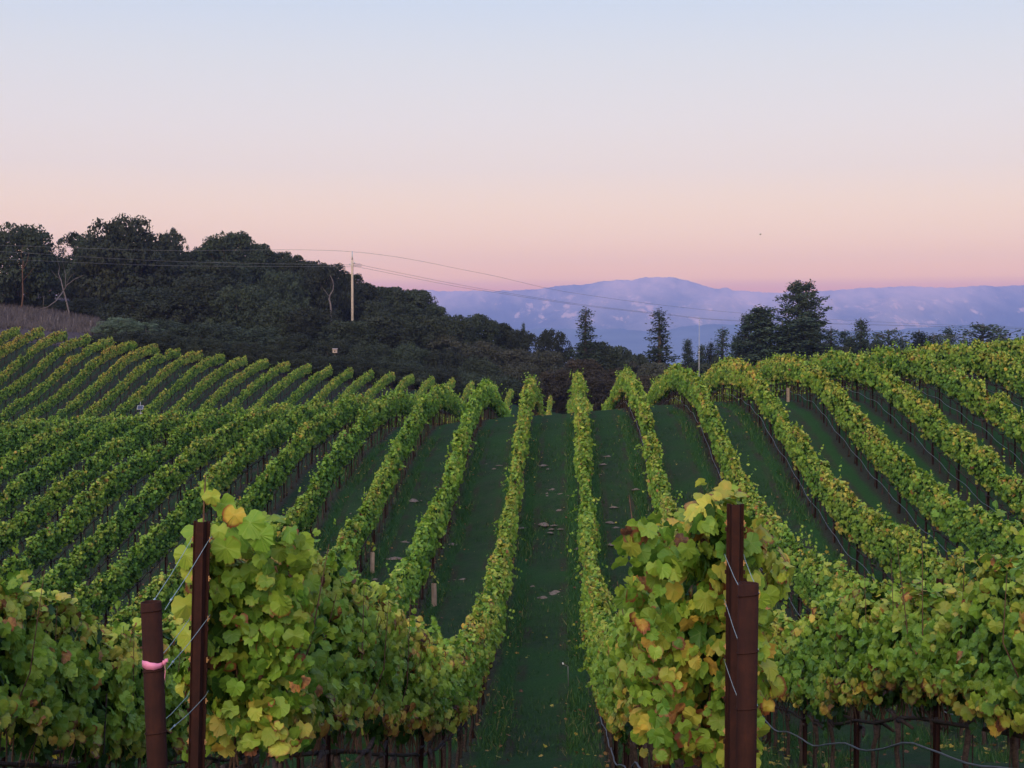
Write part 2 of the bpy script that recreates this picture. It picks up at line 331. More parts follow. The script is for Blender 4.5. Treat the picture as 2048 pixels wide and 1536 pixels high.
def ground_material():
    m = NT('vineyard_ground'); p = m.pos(); sp = m.n('SeparateXYZ'); m.l(p, sp.inputs[0]); X, Y = sp.outputs[0], sp.outputs[1]
    wob = m.math('MULTIPLY', m.math('SUBTRACT', m.noise(.9, 3, .6, p), .5), .55)
    f = m.math('FRACT', m.math('DIVIDE', m.math('ADD', X, 1.49+2.13*60+1.065), 2.13))
    d = m.math('ABSOLUTE', m.math('SUBTRACT', f, .5)); d = m.math('ADD', d, m.math('MULTIPLY', wob, .28))     # 0 under a row, .5 mid aisle
    n1 = m.noise(2.6, 4, .65, p); n2 = m.noise(17, 4, .7, p); n3 = m.noise(.12, 3, .5, p); n4 = m.noise(60, 2, .6, p)
    grass = m.ramp(m.math('ADD', m.math('MULTIPLY', n2, .6), m.math('MULTIPLY', n4, .4)), [(.3, (.012, .037, .012)), (.55, (.023, .067, .017)), (.75, (.050, .108, .029))])
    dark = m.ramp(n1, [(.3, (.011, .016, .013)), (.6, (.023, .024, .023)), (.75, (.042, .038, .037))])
    mown = m.ramp(m.math('ADD', m.math('MULTIPLY', n2, .55), m.math('MULTIPLY', n1, .45)), [(.30, (.010, .026, .013)), (.46, (.018, .041, .017)), (.56, (.029, .042, .024)), (.66, (.044, .042, .034)), (.78, (.090, .074, .062))])
    soil = m.ramp(n2, [(.3, (.022, .017, .014)), (.7, (.060, .045, .036))])
    patch = m.noise(.8, 4, .6, p)
    mid = m.math('MULTIPLY', m.ramp(d, [(.20, (0, 0, 0)), (.42, (1, 1, 1))]), m.ramp(patch, [(.30, (.35, .35, .35)), (.55, (1, 1, 1))])); c = m.mix(mid, grass, mown)
    lush = m.ramp(m.math('ADD', n3, m.math('MULTIPLY', n1, .3)), [(.58, (0, 0, 0)), (.78, (1, 1, 1))]); c = m.mix(m.math('MULTIPLY', lush, .7), c, grass)
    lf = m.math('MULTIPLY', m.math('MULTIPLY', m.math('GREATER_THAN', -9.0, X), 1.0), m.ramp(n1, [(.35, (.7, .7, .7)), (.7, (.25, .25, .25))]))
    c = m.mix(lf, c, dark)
    trk = m.math('MULTIPLY', m.ramp(m.math('ABSOLUTE', m.math('SUBTRACT', m.math('ABSOLUTE', m.math('SUBTRACT', f, .5)), .30)), [(.03, (1, 1, 1)), (.07, (0, 0, 0))]), m.ramp(patch, [(.38, (.0, .0, .0)), (.62, (.75, .75, .75))]))
    c = m.mix(trk, c, soil)
    und = m.ramp(d, [(.04, (1, 1, 1)), (.12, (0, 0, 0))]); c = m.mix(m.math('MULTIPLY', und, .8), c, soil)
    # outside the vineyard: dry woodland floor
    far = m.math('MAXIMUM', m.ramp(m.math('ADD', Y, m.math('MULTIPLY', X, -.10)), [(0, (0, 0, 0))]) if False else m.math('GREATER_THAN', m.math('SUBTRACT', Y, m.math('MULTIPLY', X, .345)), 164.0), m.math('GREATER_THAN', X, 44.0))
    wood = m.ramp(n1, [(.3, (.030, .020, .022)), (.55, (.060, .042, .046)), (.75, (.105, .075, .078))]); c = m.mix(far, c, wood)
    valley = m.ramp(m.noise(.004, 5, .6, p), [(.35, (.03, .05, .03)), (.5, (.07, .08, .04)), (.65, (.13, .11, .06))]); vf = m.math('LESS_THAN', sp.outputs[2], -45.0); c = m.mix(vf, c, valley)
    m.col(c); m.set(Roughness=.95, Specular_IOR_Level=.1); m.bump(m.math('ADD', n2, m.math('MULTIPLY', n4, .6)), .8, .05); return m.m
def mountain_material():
    m = NT('dry_mountainside_alpenglow'); p = m.pos(); a = m.n('Attribute', attribute_name='tint'); sa = m.n('SeparateColor'); m.l(a.outputs['Color'], sa.inputs[0])
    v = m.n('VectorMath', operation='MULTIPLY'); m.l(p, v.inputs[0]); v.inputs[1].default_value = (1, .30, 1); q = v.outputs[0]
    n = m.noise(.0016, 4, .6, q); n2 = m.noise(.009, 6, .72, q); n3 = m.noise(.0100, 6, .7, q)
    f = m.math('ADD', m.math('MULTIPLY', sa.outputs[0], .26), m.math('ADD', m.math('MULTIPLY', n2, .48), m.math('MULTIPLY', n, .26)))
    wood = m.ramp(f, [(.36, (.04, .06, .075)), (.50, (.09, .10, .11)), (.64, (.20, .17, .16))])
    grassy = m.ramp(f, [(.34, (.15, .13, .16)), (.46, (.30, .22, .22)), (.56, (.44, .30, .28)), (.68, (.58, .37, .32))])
    c = m.mix(m.ramp(sa.outputs[2], [(.28, (0, 0, 0)), (.58, (.35, .35, .35)), (.88, (1, 1, 1))]), wood, grassy)  # pink alpenglow above, Earth's shadow below, painted into the grass and woodland tones
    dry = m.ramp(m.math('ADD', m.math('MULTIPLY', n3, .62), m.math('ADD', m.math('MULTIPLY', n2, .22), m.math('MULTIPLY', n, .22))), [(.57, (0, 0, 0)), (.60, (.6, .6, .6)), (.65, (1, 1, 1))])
    c = m.mix(m.math('MULTIPLY', dry, m.math('MULTIPLY', sa.outputs[1], .8)), c, (.74, .43, .33))  # bare grass patches, with alpenglow painted into their pink
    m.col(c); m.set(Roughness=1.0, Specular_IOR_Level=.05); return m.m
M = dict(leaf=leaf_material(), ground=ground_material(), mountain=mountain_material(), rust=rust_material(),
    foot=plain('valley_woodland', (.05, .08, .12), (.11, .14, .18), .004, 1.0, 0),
    brightrust=plain('bright_rust', (.20, .09, .04), (.42, .24, .10), 40, .8, .2),
    bark=plain('vine_bark', (.022, .014, .012), (.085, .055, .045), 40, .9, .5),
    cane=plain('vine_cane', (.05, .026, .018), (.13, .07, .045), 30, .8, .2),
    oakbark=plain('oak_bark', (.03, .024, .022), (.10, .08, .07), 6, .95, .5),
    deadwood=plain('bleached_deadwood', (.055, .045, .050), (.15, .125, .13), 8, .9, .4),
    redbark=plain('reddish_bark', (.055, .030, .022), (.11, .06, .042), 8, .85, .3),
    poleshaft=plain('weathered_pole', (.30, .25, .22), (.50, .42, .37), 5, .85, .2),
    steel=plain('galvanised_steel', (.30, .31, .33), (.48, .49, .52), 20, .45, .1, .7),
    wire=plain('galvanised_wire', (.20, .26, .28), (.34, .42, .44), 60, .45, .0, .3),
    hose=plain('grey_drip_hose', (.085, .09, .105), (.17, .175, .20), 12, .45, 0),
    cable=plain('overhead_cable', (.09, .09, .10), (.13, .13, .14), 3, .6, 0),
    ribbon=plain('pink_ribbon', (.48, .15, .27), (.62, .22, .37), 6, .5, 0),
    tube=plain('cream_plastic', (.28, .20, .165), (.42, .31, .25), 6, .6, 0),
    mastpaint=plain('dull_pale_paint', (.20, .20, .23), (.30, .30, .34), 6, .6, 0),
    white=plain('white_paint', (.70, .70, .72), (.82, .82, .84), 6, .6, 0),
    panel=plain('dark_solar_panel', (.02, .03, .06), (.05, .06, .10), 30, .3, 0),
    boxwood=plain('weathered_board', (.24, .19, .17), (.36, .28, .26), 12, .8, .2),
    mound=plain('pale_dug_soil', (.085, .066, .058), (.235, .185, .165), 7, 1.0, .8, 0, .03),
    grass=None, bird=plain('dark_feather', (.02, .02, .02), (.05, .05, .05), 20, .7, 0),
    oak=crown_material('oak_leaf', (.012, .017, .012), (.024, .032, .019), (.054, .060, .036)),
    oaklight=crown_material('olive_grey_leaf', (.035, .055, .036), (.065, .090, .060), (.11, .14, .10)),
    autumn=crown_material('autumn_leaf', (.017, .016, .012), (.032, .026, .017), (.068, .046, .024)),
    scrub=crown_material('grey_green_leaf', (.020, .024, .016), (.040, .042, .030), (.070, .066, .050)),
    needle=crown_material('conifer_needle', (.014, .026, .017), (.032, .050, .030), (.068, .082, .048)),
    brush=crown_material('dry_brush', (.042, .034, .038), (.078, .064, .068), (.125, .104, .110)))
def grass_material():
    m = NT('grass_blade'); a = m.n('Attribute', attribute_name='tint'); sp = m.n('SeparateColor'); m.l(a.outputs['Color'], sp.inputs[0])
    c = m.ramp(sp.outputs[0], [(0, (.010, .034, .010)), (.5, (.022, .070, .016)), (.85, (.052, .115, .027)), (1, (.15, .13, .06))]); m.col(c); m.set(Roughness=.7); return m.m
M['grass'] = grass_material()
# ------------------------------------------------------------------ ground, mountains, haze
def axis(segs):
    o = [segs[0][0]]
    for a, b, st in segs:
        n = max(1, int(round((b-a)/st))); o += list(a+(b-a)*(np.arange(1, n+1)/n))
    return np.array(o)
gx = axis([(-5800, -1600, 600), (-1600, -400, 120), (-400, -120, 20), (-120, -66, 3), (-66, -24, .9), (-24, 22, .3), (22, 46, .8), (46, 130, 6), (130, 500, 37), (500, 1700, 120), (1700, 5800, 600)])
gy = axis([(-250, -20, 23), (-20, 4, 2), (4, 76, .42), (76, 170, 1.0), (170, 320, 5), (320, 900, 40), (900, 2500, 160), (2500, 12400, 700)])
GX, GY = np.meshgrid(gx, gy); GZ = ground_z(GX, GY)
bump = np.zeros_like(GZ)
for f, a in ((.9, .035), (2.1, .02), (4.7, .010)):
    ph = rng.uniform(0, 6.28, 6); bump += a*(np.sin(f*GX+ph[0]+1.3*np.sin(f*.7*GY+ph[1]))+np.sin(f*.8*GY+ph[2]+1.1*np.sin(f*1.2*GX+ph[3])))
GZ += bump*((abs(GX) < 120) & (GY < 320))
nx_, ny_ = len(gx), len(gy); idx = np.arange(nx_*ny_).reshape(ny_, nx_)
fc = np.stack([idx[:-1, :-1], idx[:-1, 1:], idx[1:, 1:], idx[1:, :-1]], -1).reshape(-1, 4)
g = link_mesh('ground', np_mesh('ground', np.stack([GX, GY, GZ], -1).reshape(-1, 3), fc, M['ground'], smooth=True)); tag(g, kind='structure')
def vnoise2(x, y, seed):
    def h(i, j): 
        v = np.sin(i*127.1+j*311.7+seed*74.7)*43758.5453; return v-np.floor(v)
    i, j = np.floor(x), np.floor(y); u, v = smooth01(x-i), smooth01(y-j)
    return (h(i, j)*(1-u)+h(i+1, j)*u)*(1-v)+(h(i, j+1)*(1-u)+h(i+1, j+1)*u)*v
RIDGE = [(-500, 600), (0, 590), (500, 588), (850, 580), (900, 583), (940, 581), (985, 583), (1010, 580), (1060, 579), (1090, 575), (1130, 570), (1180, 566), (1240, 559), (1262, 561), (1280, 556), (1310, 553), (1340, 555), (1380, 562), (1410, 571), (1435, 579), (1450, 574), (1465, 580), (1500, 584), (1560, 585), (1640, 582), (1700, 578), (1760, 575), (1810, 572), (1870, 576), (1920, 574), (1960, 571), (2000, 573), (2048, 568), (2150, 560), (2400, 575), (2700, 590)]
def ranges(name, pts, dridge, dfront, dback, seed, mat, rough, nu=520, nv=110):
    px = np.linspace(pts[0][0], pts[-1][0], nu); py = np.interp(px, [p[0] for p in pts], [p[1] for p in pts])
    lat = (px-1024)/F
    d = np.linspace(dfront, dback, nv); D, L = np.meshgrid(d, lat); H = np.repeat(((670-py)/F*dridge)[:, None], nv, 1)
    t = np.where(D < dridge, (D-dfront)/(dridge-dfront), 1-(D-dridge)/(dback-dridge)*.9); t = np.clip(t, 0, 1)
    X0 = L*dridge
    n = np.zeros_like(D); a = 1.0; fr = 1/900.0
    for o in range(6):
        q = vnoise2(X0*fr+o*3.1+.35*np.sin(D*fr*.9+o), D*fr*.24+o*1.7, seed+o); n += a*(1-abs(2*q-1)); a *= .52; fr *= 2.05
    n = n/2.0-.5
    lo_, hi_ = np.percentile(n, 4), np.percentile(n, 96); spur = np.clip((n-lo_)/(hi_-lo_), 0, 1)
    edge = np.clip(abs(D-dridge)/(dridge-dfront)*2.5, .03, 1)*np.clip(t*3, 0, 1)
    prof = t**1.25
    Z = VALLEY-30+(H-VALLEY+30)*prof+n*rough*edge
    sil = np.zeros_like(px)
    for fq, am in ((.05, .9), (.13, .7), (.31, .6), (.83, .5)): sil += am*(np.sin(px*fq+seed)+np.sin(px*fq*1.7+seed*2))
    Z += (sil/F*dridge*.55)[:, None]*(t > .9)
    P = np.stack([RGT[0]*L*D+_FH[0]*D, RGT[1]*L*D+_FH[1]*D, Z], -1)
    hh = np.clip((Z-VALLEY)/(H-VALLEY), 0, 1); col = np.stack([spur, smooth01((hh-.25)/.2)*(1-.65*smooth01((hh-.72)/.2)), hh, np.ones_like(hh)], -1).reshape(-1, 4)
    i = np.arange(nu*nv).reshape(nu, nv); fc = np.stack([i[:-1, :-1], i[1:, :-1], i[1:, 1:], i[:-1, 1:]], -1).reshape(-1, 4)
    o = link_mesh(name, np_mesh(name, P.reshape(-1, 3), fc, mat, None, col, smooth=True)); return tag(o, kind='structure')
_FH = np.array([-_s, _c, 0.0])
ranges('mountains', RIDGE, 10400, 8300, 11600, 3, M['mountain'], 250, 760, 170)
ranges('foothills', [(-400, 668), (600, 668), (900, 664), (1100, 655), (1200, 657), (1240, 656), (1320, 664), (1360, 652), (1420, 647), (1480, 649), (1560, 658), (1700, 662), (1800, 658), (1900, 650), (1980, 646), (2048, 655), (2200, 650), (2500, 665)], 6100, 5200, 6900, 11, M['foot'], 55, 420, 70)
hz = MB().box((0, 5800, 150), (11900, 12900, 560)).build('haze', NT('unused').m, None, False); tag(hz, kind='stuff')
hm = bpy.data.materials.new('valley_haze'); hm.use_nodes = True; hm.node_tree.nodes.clear()
ho = hm.node_tree.nodes.new('ShaderNodeOutputMaterial'); hv = hm.node_tree.nodes.new('ShaderNodeVolumePrincipled')
hv.inputs['Color'].default_value = (.42, .51, 1.0, 1); hv.inputs['Density'].default_value = 1.1e-4; hv.inputs['Anisotropy'].default_value = 0
hm.node_tree.links.new(hv.outputs[0], ho.inputs['Volume']); hz.data.materials.clear(); hz.data.materials.append(hm)
# ------------------------------------------------------------------ vine rows
def in_view(x, y, z, m=320):
    px, py, d = proj(np.stack([x, y, z], -1)); return (d > 1) & (px > -m) & (px < 2048+m)
def grid_noise(y, step, lo=-1, hi=1):
    n = int(200/step)+4; v = rng.uniform(lo, hi, n); return np.interp(y, np.arange(n)*step, v)
def grid_noise2(y, t, sy, st):
    n = int(200/sy)+4; k = int(2.6/st)+4; v = rng.uniform(-1, 1, (n, k)); a = y/sy; b = np.clip(t, 0, 2.4)/st
    i = a.astype(int); j = b.astype(int); u, w = smooth01(a-i), smooth01(b-j)
    return (v[i, j]*(1-u)+v[i+1, j]*u)*(1-w)+(v[i, j+1]*(1-u)+v[i+1, j+1]*u)*w
BANDS = [(0, 15, 'full', 1050, .050), (15, 27, 'full', 700, .054), (27, 46, 'hex', 520, .060), (46, 78, 'hex', 360, .068), (78, 104, 'kite', 110, .10), (104, 175, 'kite', 260, .092)]
ORD = ['first', 'second', 'third', 'fourth', 'fifth', 'sixth', 'seventh', 'eighth', 'ninth', 'tenth', 'eleventh', 'twelfth', 'thirteenth', 'fourteenth', 'fifteenth', 'sixteenth', 'seventeenth', 'eighteenth', 'nineteenth', 'twentieth', 'twenty-first', 'twenty-second', 'twenty-third', 'twenty-fourth', 'twenty-fifth', 'twenty-sixth', 'twenty-seventh', 'twenty-eighth']
def row_span(k):
    y0 = {0: 6.12, -1: 5.98}.get(k, 5.4)
    y1 = 162.5-.74*k if k >= -2 else 108-.0*k
    return y0, y1
def row_yellow(k, Y):
    base = .05 if k <= -2 else (.03 if k == -1 else 0.0)
    if k <= -4: base += .03
    far = smooth01((Y-112)/26)*(.06+.08*(k >= 17)) if k >= 0 else 0.0
    return base+far
def build_row(k):
    X = rowx(k); y0, y1 = row_span(k); L = Leaves(); ys_seen = []
    topn = lambda y: .10*grid_noise(y, .55)+.07*grid_noise(y, .21)+.05*grid_noise(y, 2.4)
    seedstate = rng.integers(1 << 30)
    for a, b, kind, dens, size in BANDS:
        lo, hi = max(a, y0), min(b, y1)
        if hi <= lo: continue
        if (k >= 2 or k <= -3) and kind == 'full': kind2, dens2, size2 = 'hex', 420, .064
        else: kind2, dens2, size2 = kind, dens, size
        n = int((hi-lo)*dens2); y = rng.uniform(lo, hi, n)
        keep = in_view(np.full(n, X), y, ground_z(np.full(n, X), y)+1.2); y = y[keep]; n = len(y)
        if n == 0: continue
        r2 = np.random.default_rng(int(seedstate))
        nt1 = np.interp(y, np.arange(0, 200, .55), r2.uniform(-1, 1, 364)); nt2 = np.interp(y, np.arange(0, 200, .2), r2.uniform(-1, 1, 1000)); nt3 = np.interp(y, np.arange(0, 200, 3.1), r2.uniform(-1, 1, 65))
        nb1 = np.interp(y, np.arange(0, 200, .3), r2.uniform(-1, 1, 667)); nb2 = np.interp(y, np.arange(0, 200, 1.7), r2.uniform(-1, 1, 118))
        wv = r2.uniform(-1, 1, (2, 660, 12))
        weak = np.interp(y, np.arange(0, 200, 1.15), r2.uniform(0, 1, 174)); weak = np.clip((weak-.80)/.14, 0, 1)*(r2.uniform(.4, 1))
        top = HV-.07+.13*nt1+.10*nt2+.06*nt3-((.16 if k == 0 else .08)*np.exp(-((y-6.2)/1.3)**2)*(k in (0, -1)))-.15*(k == -2)*(y < 12)-.34*weak; bot = .80+.10*nb1+.09*nb2-.09*(k == -2)*(y < 24)-.02*(k in (0, -1))
        u = rng.uniform(0, 1, n); ontop = u > .84; side = np.where(rng.uniform(0, 1, n) < .5, -1, 1)
        tt = rng.uniform(0, 1, n)**.9; t = bot+(top-bot)*tt; t[ontop] = top[ontop]
        si = ((side+1)//2).astype(int); a_ = y/.31; b_ = t/.25; i_ = a_.astype(int); j_ = b_.astype(int); fu, fw = smooth01(a_-i_), smooth01(b_-j_)
        wn = (wv[si, i_, j_]*(1-fu)+wv[si, i_+1, j_]*fu)*(1-fw)+(wv[si, i_, j_+1]*(1-fu)+wv[si, i_+1, j_+1]*fu)*fw
        hw = (.205-.02*(y > 28)+.115*wn)*(.92+.22*nb2)*(1-.38*weak); rel = (t-bot)/(top-bot); hw = hw*np.clip(1.0-.55*np.clip(rel-.72, 0, 1)/.28*.8, .4, 1)*np.clip(.72+rel*1.6, .7, 1)
        depth = rng.uniform(0, 1, n)**1.6*.16; x = side*np.maximum(hw-depth, .0); x[ontop] = rng.uniform(-1, 1, ontop.sum())*hw[ontop]*.9
        z = t+rng.normal(0, .02, n); z[ontop] += rng.uniform(-.06, .08, ontop.sum())
        gy_ = ground_z(np.full(n, X), y)
        pos = np.stack([X+x, y, gy_+z], -1)
        nr = np.stack([side*1.0, rng.normal(-.55, .55, n), .42+rng.normal(0, .45, n)], -1); nr[:, 0] += rng.normal(0, .3, n)
        nr[ontop] = np.stack([rng.normal(0, .6, ontop.sum()), rng.normal(0, .6, ontop.sum()), np.ones(ontop.sum())], -1)
        tip = np.stack([side*.35+rng.normal(0, .3, n), rng.normal(0, .45, n), -np.ones(n)], -1); tip[ontop, 2] = rng.normal(-.25, .5, ontop.sum()); tip[ontop, :2] *= 2
        hue = .42+row_yellow(k, y)+rng.normal(0, .048, n)+.10*nt3+.09*wn+.15*(rel > .82)-.045*(rel < .7)+.30*np.clip(.22-rel, 0, .3)/.3  # paler young tops and yellow foot, plus painted lit tops and shaded sides
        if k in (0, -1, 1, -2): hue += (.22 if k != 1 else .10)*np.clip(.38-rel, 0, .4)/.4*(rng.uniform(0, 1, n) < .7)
        if k == -1: hue += .08*np.exp(-((y-6.3)/1.0)**2)
        hue = np.where(rng.uniform(0, 1, n) < .03+.13*row_yellow(k, y), hue+.22, hue)
        hue -= .16*(depth > .09)  # deep-set leaves tinted darker: interior shade painted into the hue
        if k == 0: hue += .07
        if k == -2: hue += .03*(y < 20)
        if k == 1: hue = hue*.85+.085*(y < 22)+.04; size2 = size*1.22
        depth_ok = ~((wn < -.62) & (rng.uniform(0, 1, n) < .75))
        bn = rng.uniform(0, 1, n); hue = np.where(bn < (.012 if kind == 'full' else .004), rng.uniform(.88, 1.0, n), hue)
        val = np.clip(.62+.12*(k == 1)+rng.normal(0, .16, n), .1, 1); edge = np.clip(rng.normal(.0, .18, n)+.30*(hue > .62), 0, .75)
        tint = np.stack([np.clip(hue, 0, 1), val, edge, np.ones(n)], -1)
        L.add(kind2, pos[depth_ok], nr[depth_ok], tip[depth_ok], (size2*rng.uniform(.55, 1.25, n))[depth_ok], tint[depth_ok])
        # inner fill against see-through; the shade inside the hedge is painted in as dark
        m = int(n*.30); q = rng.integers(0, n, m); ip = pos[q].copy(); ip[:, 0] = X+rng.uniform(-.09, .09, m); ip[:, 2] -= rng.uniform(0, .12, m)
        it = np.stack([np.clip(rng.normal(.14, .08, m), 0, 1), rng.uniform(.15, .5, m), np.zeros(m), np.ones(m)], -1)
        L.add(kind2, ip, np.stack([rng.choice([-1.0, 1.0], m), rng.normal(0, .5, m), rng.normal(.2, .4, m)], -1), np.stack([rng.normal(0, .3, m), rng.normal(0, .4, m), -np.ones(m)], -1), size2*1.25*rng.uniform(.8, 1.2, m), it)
        # shoots standing above the hedge and hanging out of its sides
        ns = int((hi-lo)*(2.6 if kind != 'kite' else .9)); sy_ = rng.uniform(lo, hi, ns); sl = rng.uniform(.10, .42, ns)*(np.where(sy_ < 8.5, .35 if k == 0 else .4, 1) if k in (0, -1) else 1); lean = rng.normal(0, .35, (ns, 2)); per = 6 if kind == 'full' else 4
        sx = rng.normal(0, .12, ns); out = rng.uniform(0, 1, ns) < .30; sgn = rng.choice([-1, 1], ns)
        for j in range(per):
            f = (j+.6)/per; yy = sy_+lean[:, 1]*sl*f; ok = in_view(np.full(ns, X), yy, np.zeros(ns)-3) & (yy > y0) & (yy < y1)
            if not ok.any(): continue
            zz = ground_z(np.full(ns, X), yy)+np.where(out, 1.25+.2*sx*3-.10*f, HV-.06-.16*np.exp(-((yy-6.2)/1.3)**2)*(k in (0, -1))+sl*f)
            xx = X+np.where(out, sgn*(.24+sl*f*.75), sx+lean[:, 0]*sl*f); m = ok.sum()
            tn = np.stack([np.clip(.46+row_yellow(k, yy[ok])+rng.normal(0, .09, m), 0, .95), np.clip(rng.normal(.6, .15, m), 0, 1), np.clip(rng.normal(0, .15, m), 0, .6), np.ones(m)], -1)
            L.add(kind2, np.stack([xx, yy, zz], -1)[ok], np.stack([rng.normal(0, .8, m), rng.normal(0, .8, m), rng.normal(.5, .5, m)], -1), np.stack([rng.normal(0, .8, m), rng.normal(0, .8, m), rng.normal(-.5, .5, m)], -1), size2*(1.0-.35*f)*rng.uniform(.7, 1.1, m), tn)
    # leaves closing the near end of the two rows that start in front of the camera
    if k in (0, -1):
        n = 720 if k == -1 else 500; yy = y0+.02+rng.uniform(-.10, .14, n); xx = X+rng.uniform(-.27, .27, n); tt = rng.uniform(.68, HV-.06+.04*(k == -1), n)
        if k == 0: xx = X+.10+rng.uniform(-.22, .28, n)
        if k == -1:
            w_ = rng.uniform(-1, 1, n); lw = np.interp(tt, [.5, .75, .95, 1.15, 1.3, 1.45, 1.6, 1.75], [.40, .34, .37, .30, .36, .44, .42, .30]); xx = X+np.where(w_ < 0, w_*lw, w_*.17); yy = y0+.05+rng.uniform(-.16, .26, n)
        rel = (tt-.6)/1.2; hue = .45+rng.normal(0, .09, n)+.20*(rel < .25)*(rng.uniform(0, 1, n) < .6)+.24*(k == -1)*(abs(rel-.5) < .22)*(xx > X-.2)*(rng.uniform(0, 1, n) < .6)
        hue = np.where(rng.uniform(0, 1, n) < (.045 if k == -1 else .02), rng.uniform(.86, 1, n), hue)
        tn = np.stack([np.clip(hue, 0, 1), np.clip(rng.normal(.55, .15, n), 0, 1), np.clip(rng.normal(.12, .22, n), 0, .8), np.ones(n)], -1)
        L.add('full', np.stack([xx, yy, ground_z(xx, yy)+tt], -1), np.stack([rng.normal(0, .75, n), -np.ones(n), rng.normal(.3, .65, n)], -1), np.stack([rng.normal(0, .6, n), rng.normal(-.2, .3, n), -np.ones(n)], -1), rng.uniform(.022, .060, n), tn)
    if k == 0:                                  # the long shoot that stands above the steel end post
        H = [(424, 993, 26, .66, .3, 12), (412, 985, 20, .55, .1, -40), (447, 1008, 34, .47, .0, 25), (468, 1030, 34, .80, .45, -15), (392, 1062, 42, .50, .05, 20), (438, 1062, 30, .60, .5, 5), (452, 1096, 44, .52, .35, 10), (372, 1110, 36, .60, .1, -10), (386, 1140, 38, .64, .15, 15), (500, 1045, 44, .45, 0, 30), (408, 968, 12, .5, .1, 0), (480, 1075, 40, .42, .1, -20), (520, 1070, 42, .44, .1, 15), (372, 1210, 42, .66, .25, 10), (378, 1270, 44, .64, .3, -15)]
        P = np.array([at(x, y, 6.02+.03*(i % 3)) for i, (x, y, *_r) in enumerate(H)]); m = len(H); an = np.radians([h[5] for h in H])
        L.add('full', P, np.stack([rng.normal(0, .3, m), -np.ones(m), rng.normal(.25, .25, m)], -1), np.stack([np.sin(an), np.full(m, -.15), -np.cos(an)], -1), np.array([h[2] for h in H])/F*5.2, np.stack([np.array([h[3] for h in H]), np.full(m, .72), np.array([h[4] for h in H]), np.ones(m)], -1))
    if L.n == 0: return None
    side = 'left' if k >= 0 else 'right'; o_ = k if k >= 0 else -k-1
    if k == 0: lab = 'vine row along the left edge of the central grassy aisle, behind the ribboned pipe'
    elif k == -1: lab = 'vine row along the right edge of the central aisle, yellowing leaves behind its end posts'
    else: lab = '%s vine row %s of the row that edges the central grassy aisle' % (ORD[o_-1], side)
    pass
    root = empty('vine_row', (0, 0, 0)); tag(root, lab, 'vine row', 'vine rows of the hillside vineyard')
    link_mesh('foliage', L.mesh('foliage', M['leaf']), root)
    # cordon, canes and the trunks below
    gzc = lambda y: ground_z(np.full(len(y), X), y)
    yy = np.arange(y0+.25, y1, .5 if y1 < 90 else .8); vis = in_view(np.full(len(yy), X), yy, gzc(yy)+.5, 200); yy = yy[vis]
    if len(yy) > 3:
        g_ = gzc(yy); mb = MB(); run = [0]
        w1, w2 = rng.normal(0, .012, len(yy)), rng.normal(0, .018, len(yy))
        cuts = np.where(np.diff(yy) > 1.2)[0]
        for seg in np.split(np.arange(len(yy)), cuts+1):
            if len(seg) > 1: mb.tube([(X+w1[i], yy[i], g_[i]+.56+w2[i]) for i in seg], [.017]*len(seg), 5)
        if mb.f: mb.build('cordon', M['bark'], root)
    ymax = 42 if k in (0, -1, 1, -2) else 62
    cy_ = np.arange(y0+.12, min(ymax, y1), .105 if abs(k+.5) < 2 else .3); cy_ = cy_+rng.normal(0, .03, len(cy_)); v = in_view(np.full(len(cy_), X), cy_, gzc(cy_)+.5, 150); cy_ = cy_[v]
    if len(cy_):
        mb = MB(); g_ = gzc(cy_)
        for y, g0 in zip(cy_, g_):
            dx, dy = rng.normal(0, .05), rng.normal(0, .05); n5 = 5 if y < 16 else 3
            mb.tube([(X+dx*.2, y, g0+.55), (X+dx*.8+rng.normal(0, .01), y+dy*.5, g0+.72), (X+dx*1.3, y+dy, g0+.95), (X+dx*1.2, y+dy*1.5, g0+1.25)], [.0062, .0056, .005, .003], n5, False)
        if abs(k+.5) < 2:
            for y in np.arange(y0+1.2, 14, .6)+rng.uniform(-.2, .2, len(np.arange(y0+1.2, 14, .6))):
                s_ = random.choice((-1, 1)); g0 = gz(X, y); y2 = y+random.gauss(0, .12); xx = X+s_*random.uniform(.12, .24)
                mb.tube([(X+s_*.05, y, g0+.75), (xx, y+.3*(y2-y), g0+1.15), (xx+s_*random.uniform(-.03, .10), y2, g0+random.uniform(1.45, 1.9))], [.0055, .0045, .002], 5, False)
        tag(mb.build('cane', M['cane'], root), kind='stuff')
    if k == 0:
        mb = MB(); mb.tube([at(408, 1120, 6.06), at(407, 1050, 6.06), at(408, 1010, 6.05), at(411, 950, 6.05)], [.006, .005, .0045, .002], 6); mb.build('shoot', M['cane'], root)
    return root
TRUNKS = []
def trunk_mesh(i):
    mb = MB(); p = []; x = y = 0
    for j in range(6):
        z = -.06+j*.125; p.append((x, y, z)); x += random.gauss(0, .016); y += random.gauss(0, .022)
    mb.tube(p, [.034, .026, .022, .021, .023, .030], 7)
    mb.tube([p[-1], (p[-1][0], .14, .60), (0, .30, .575)], [.022, .018, .014], 5); mb.tube([p[-1], (p[-1][0], -.14, .59), (0, -.30, .575)], [.022, .018, .014], 5)
    mb.tube([(.035, .03, -.05), (.03, .03, 1.15)], .006, 4)
    return mb.mesh('trunk', M['bark'])
TRUNKS = [trunk_mesh(i) for i in range(5)]
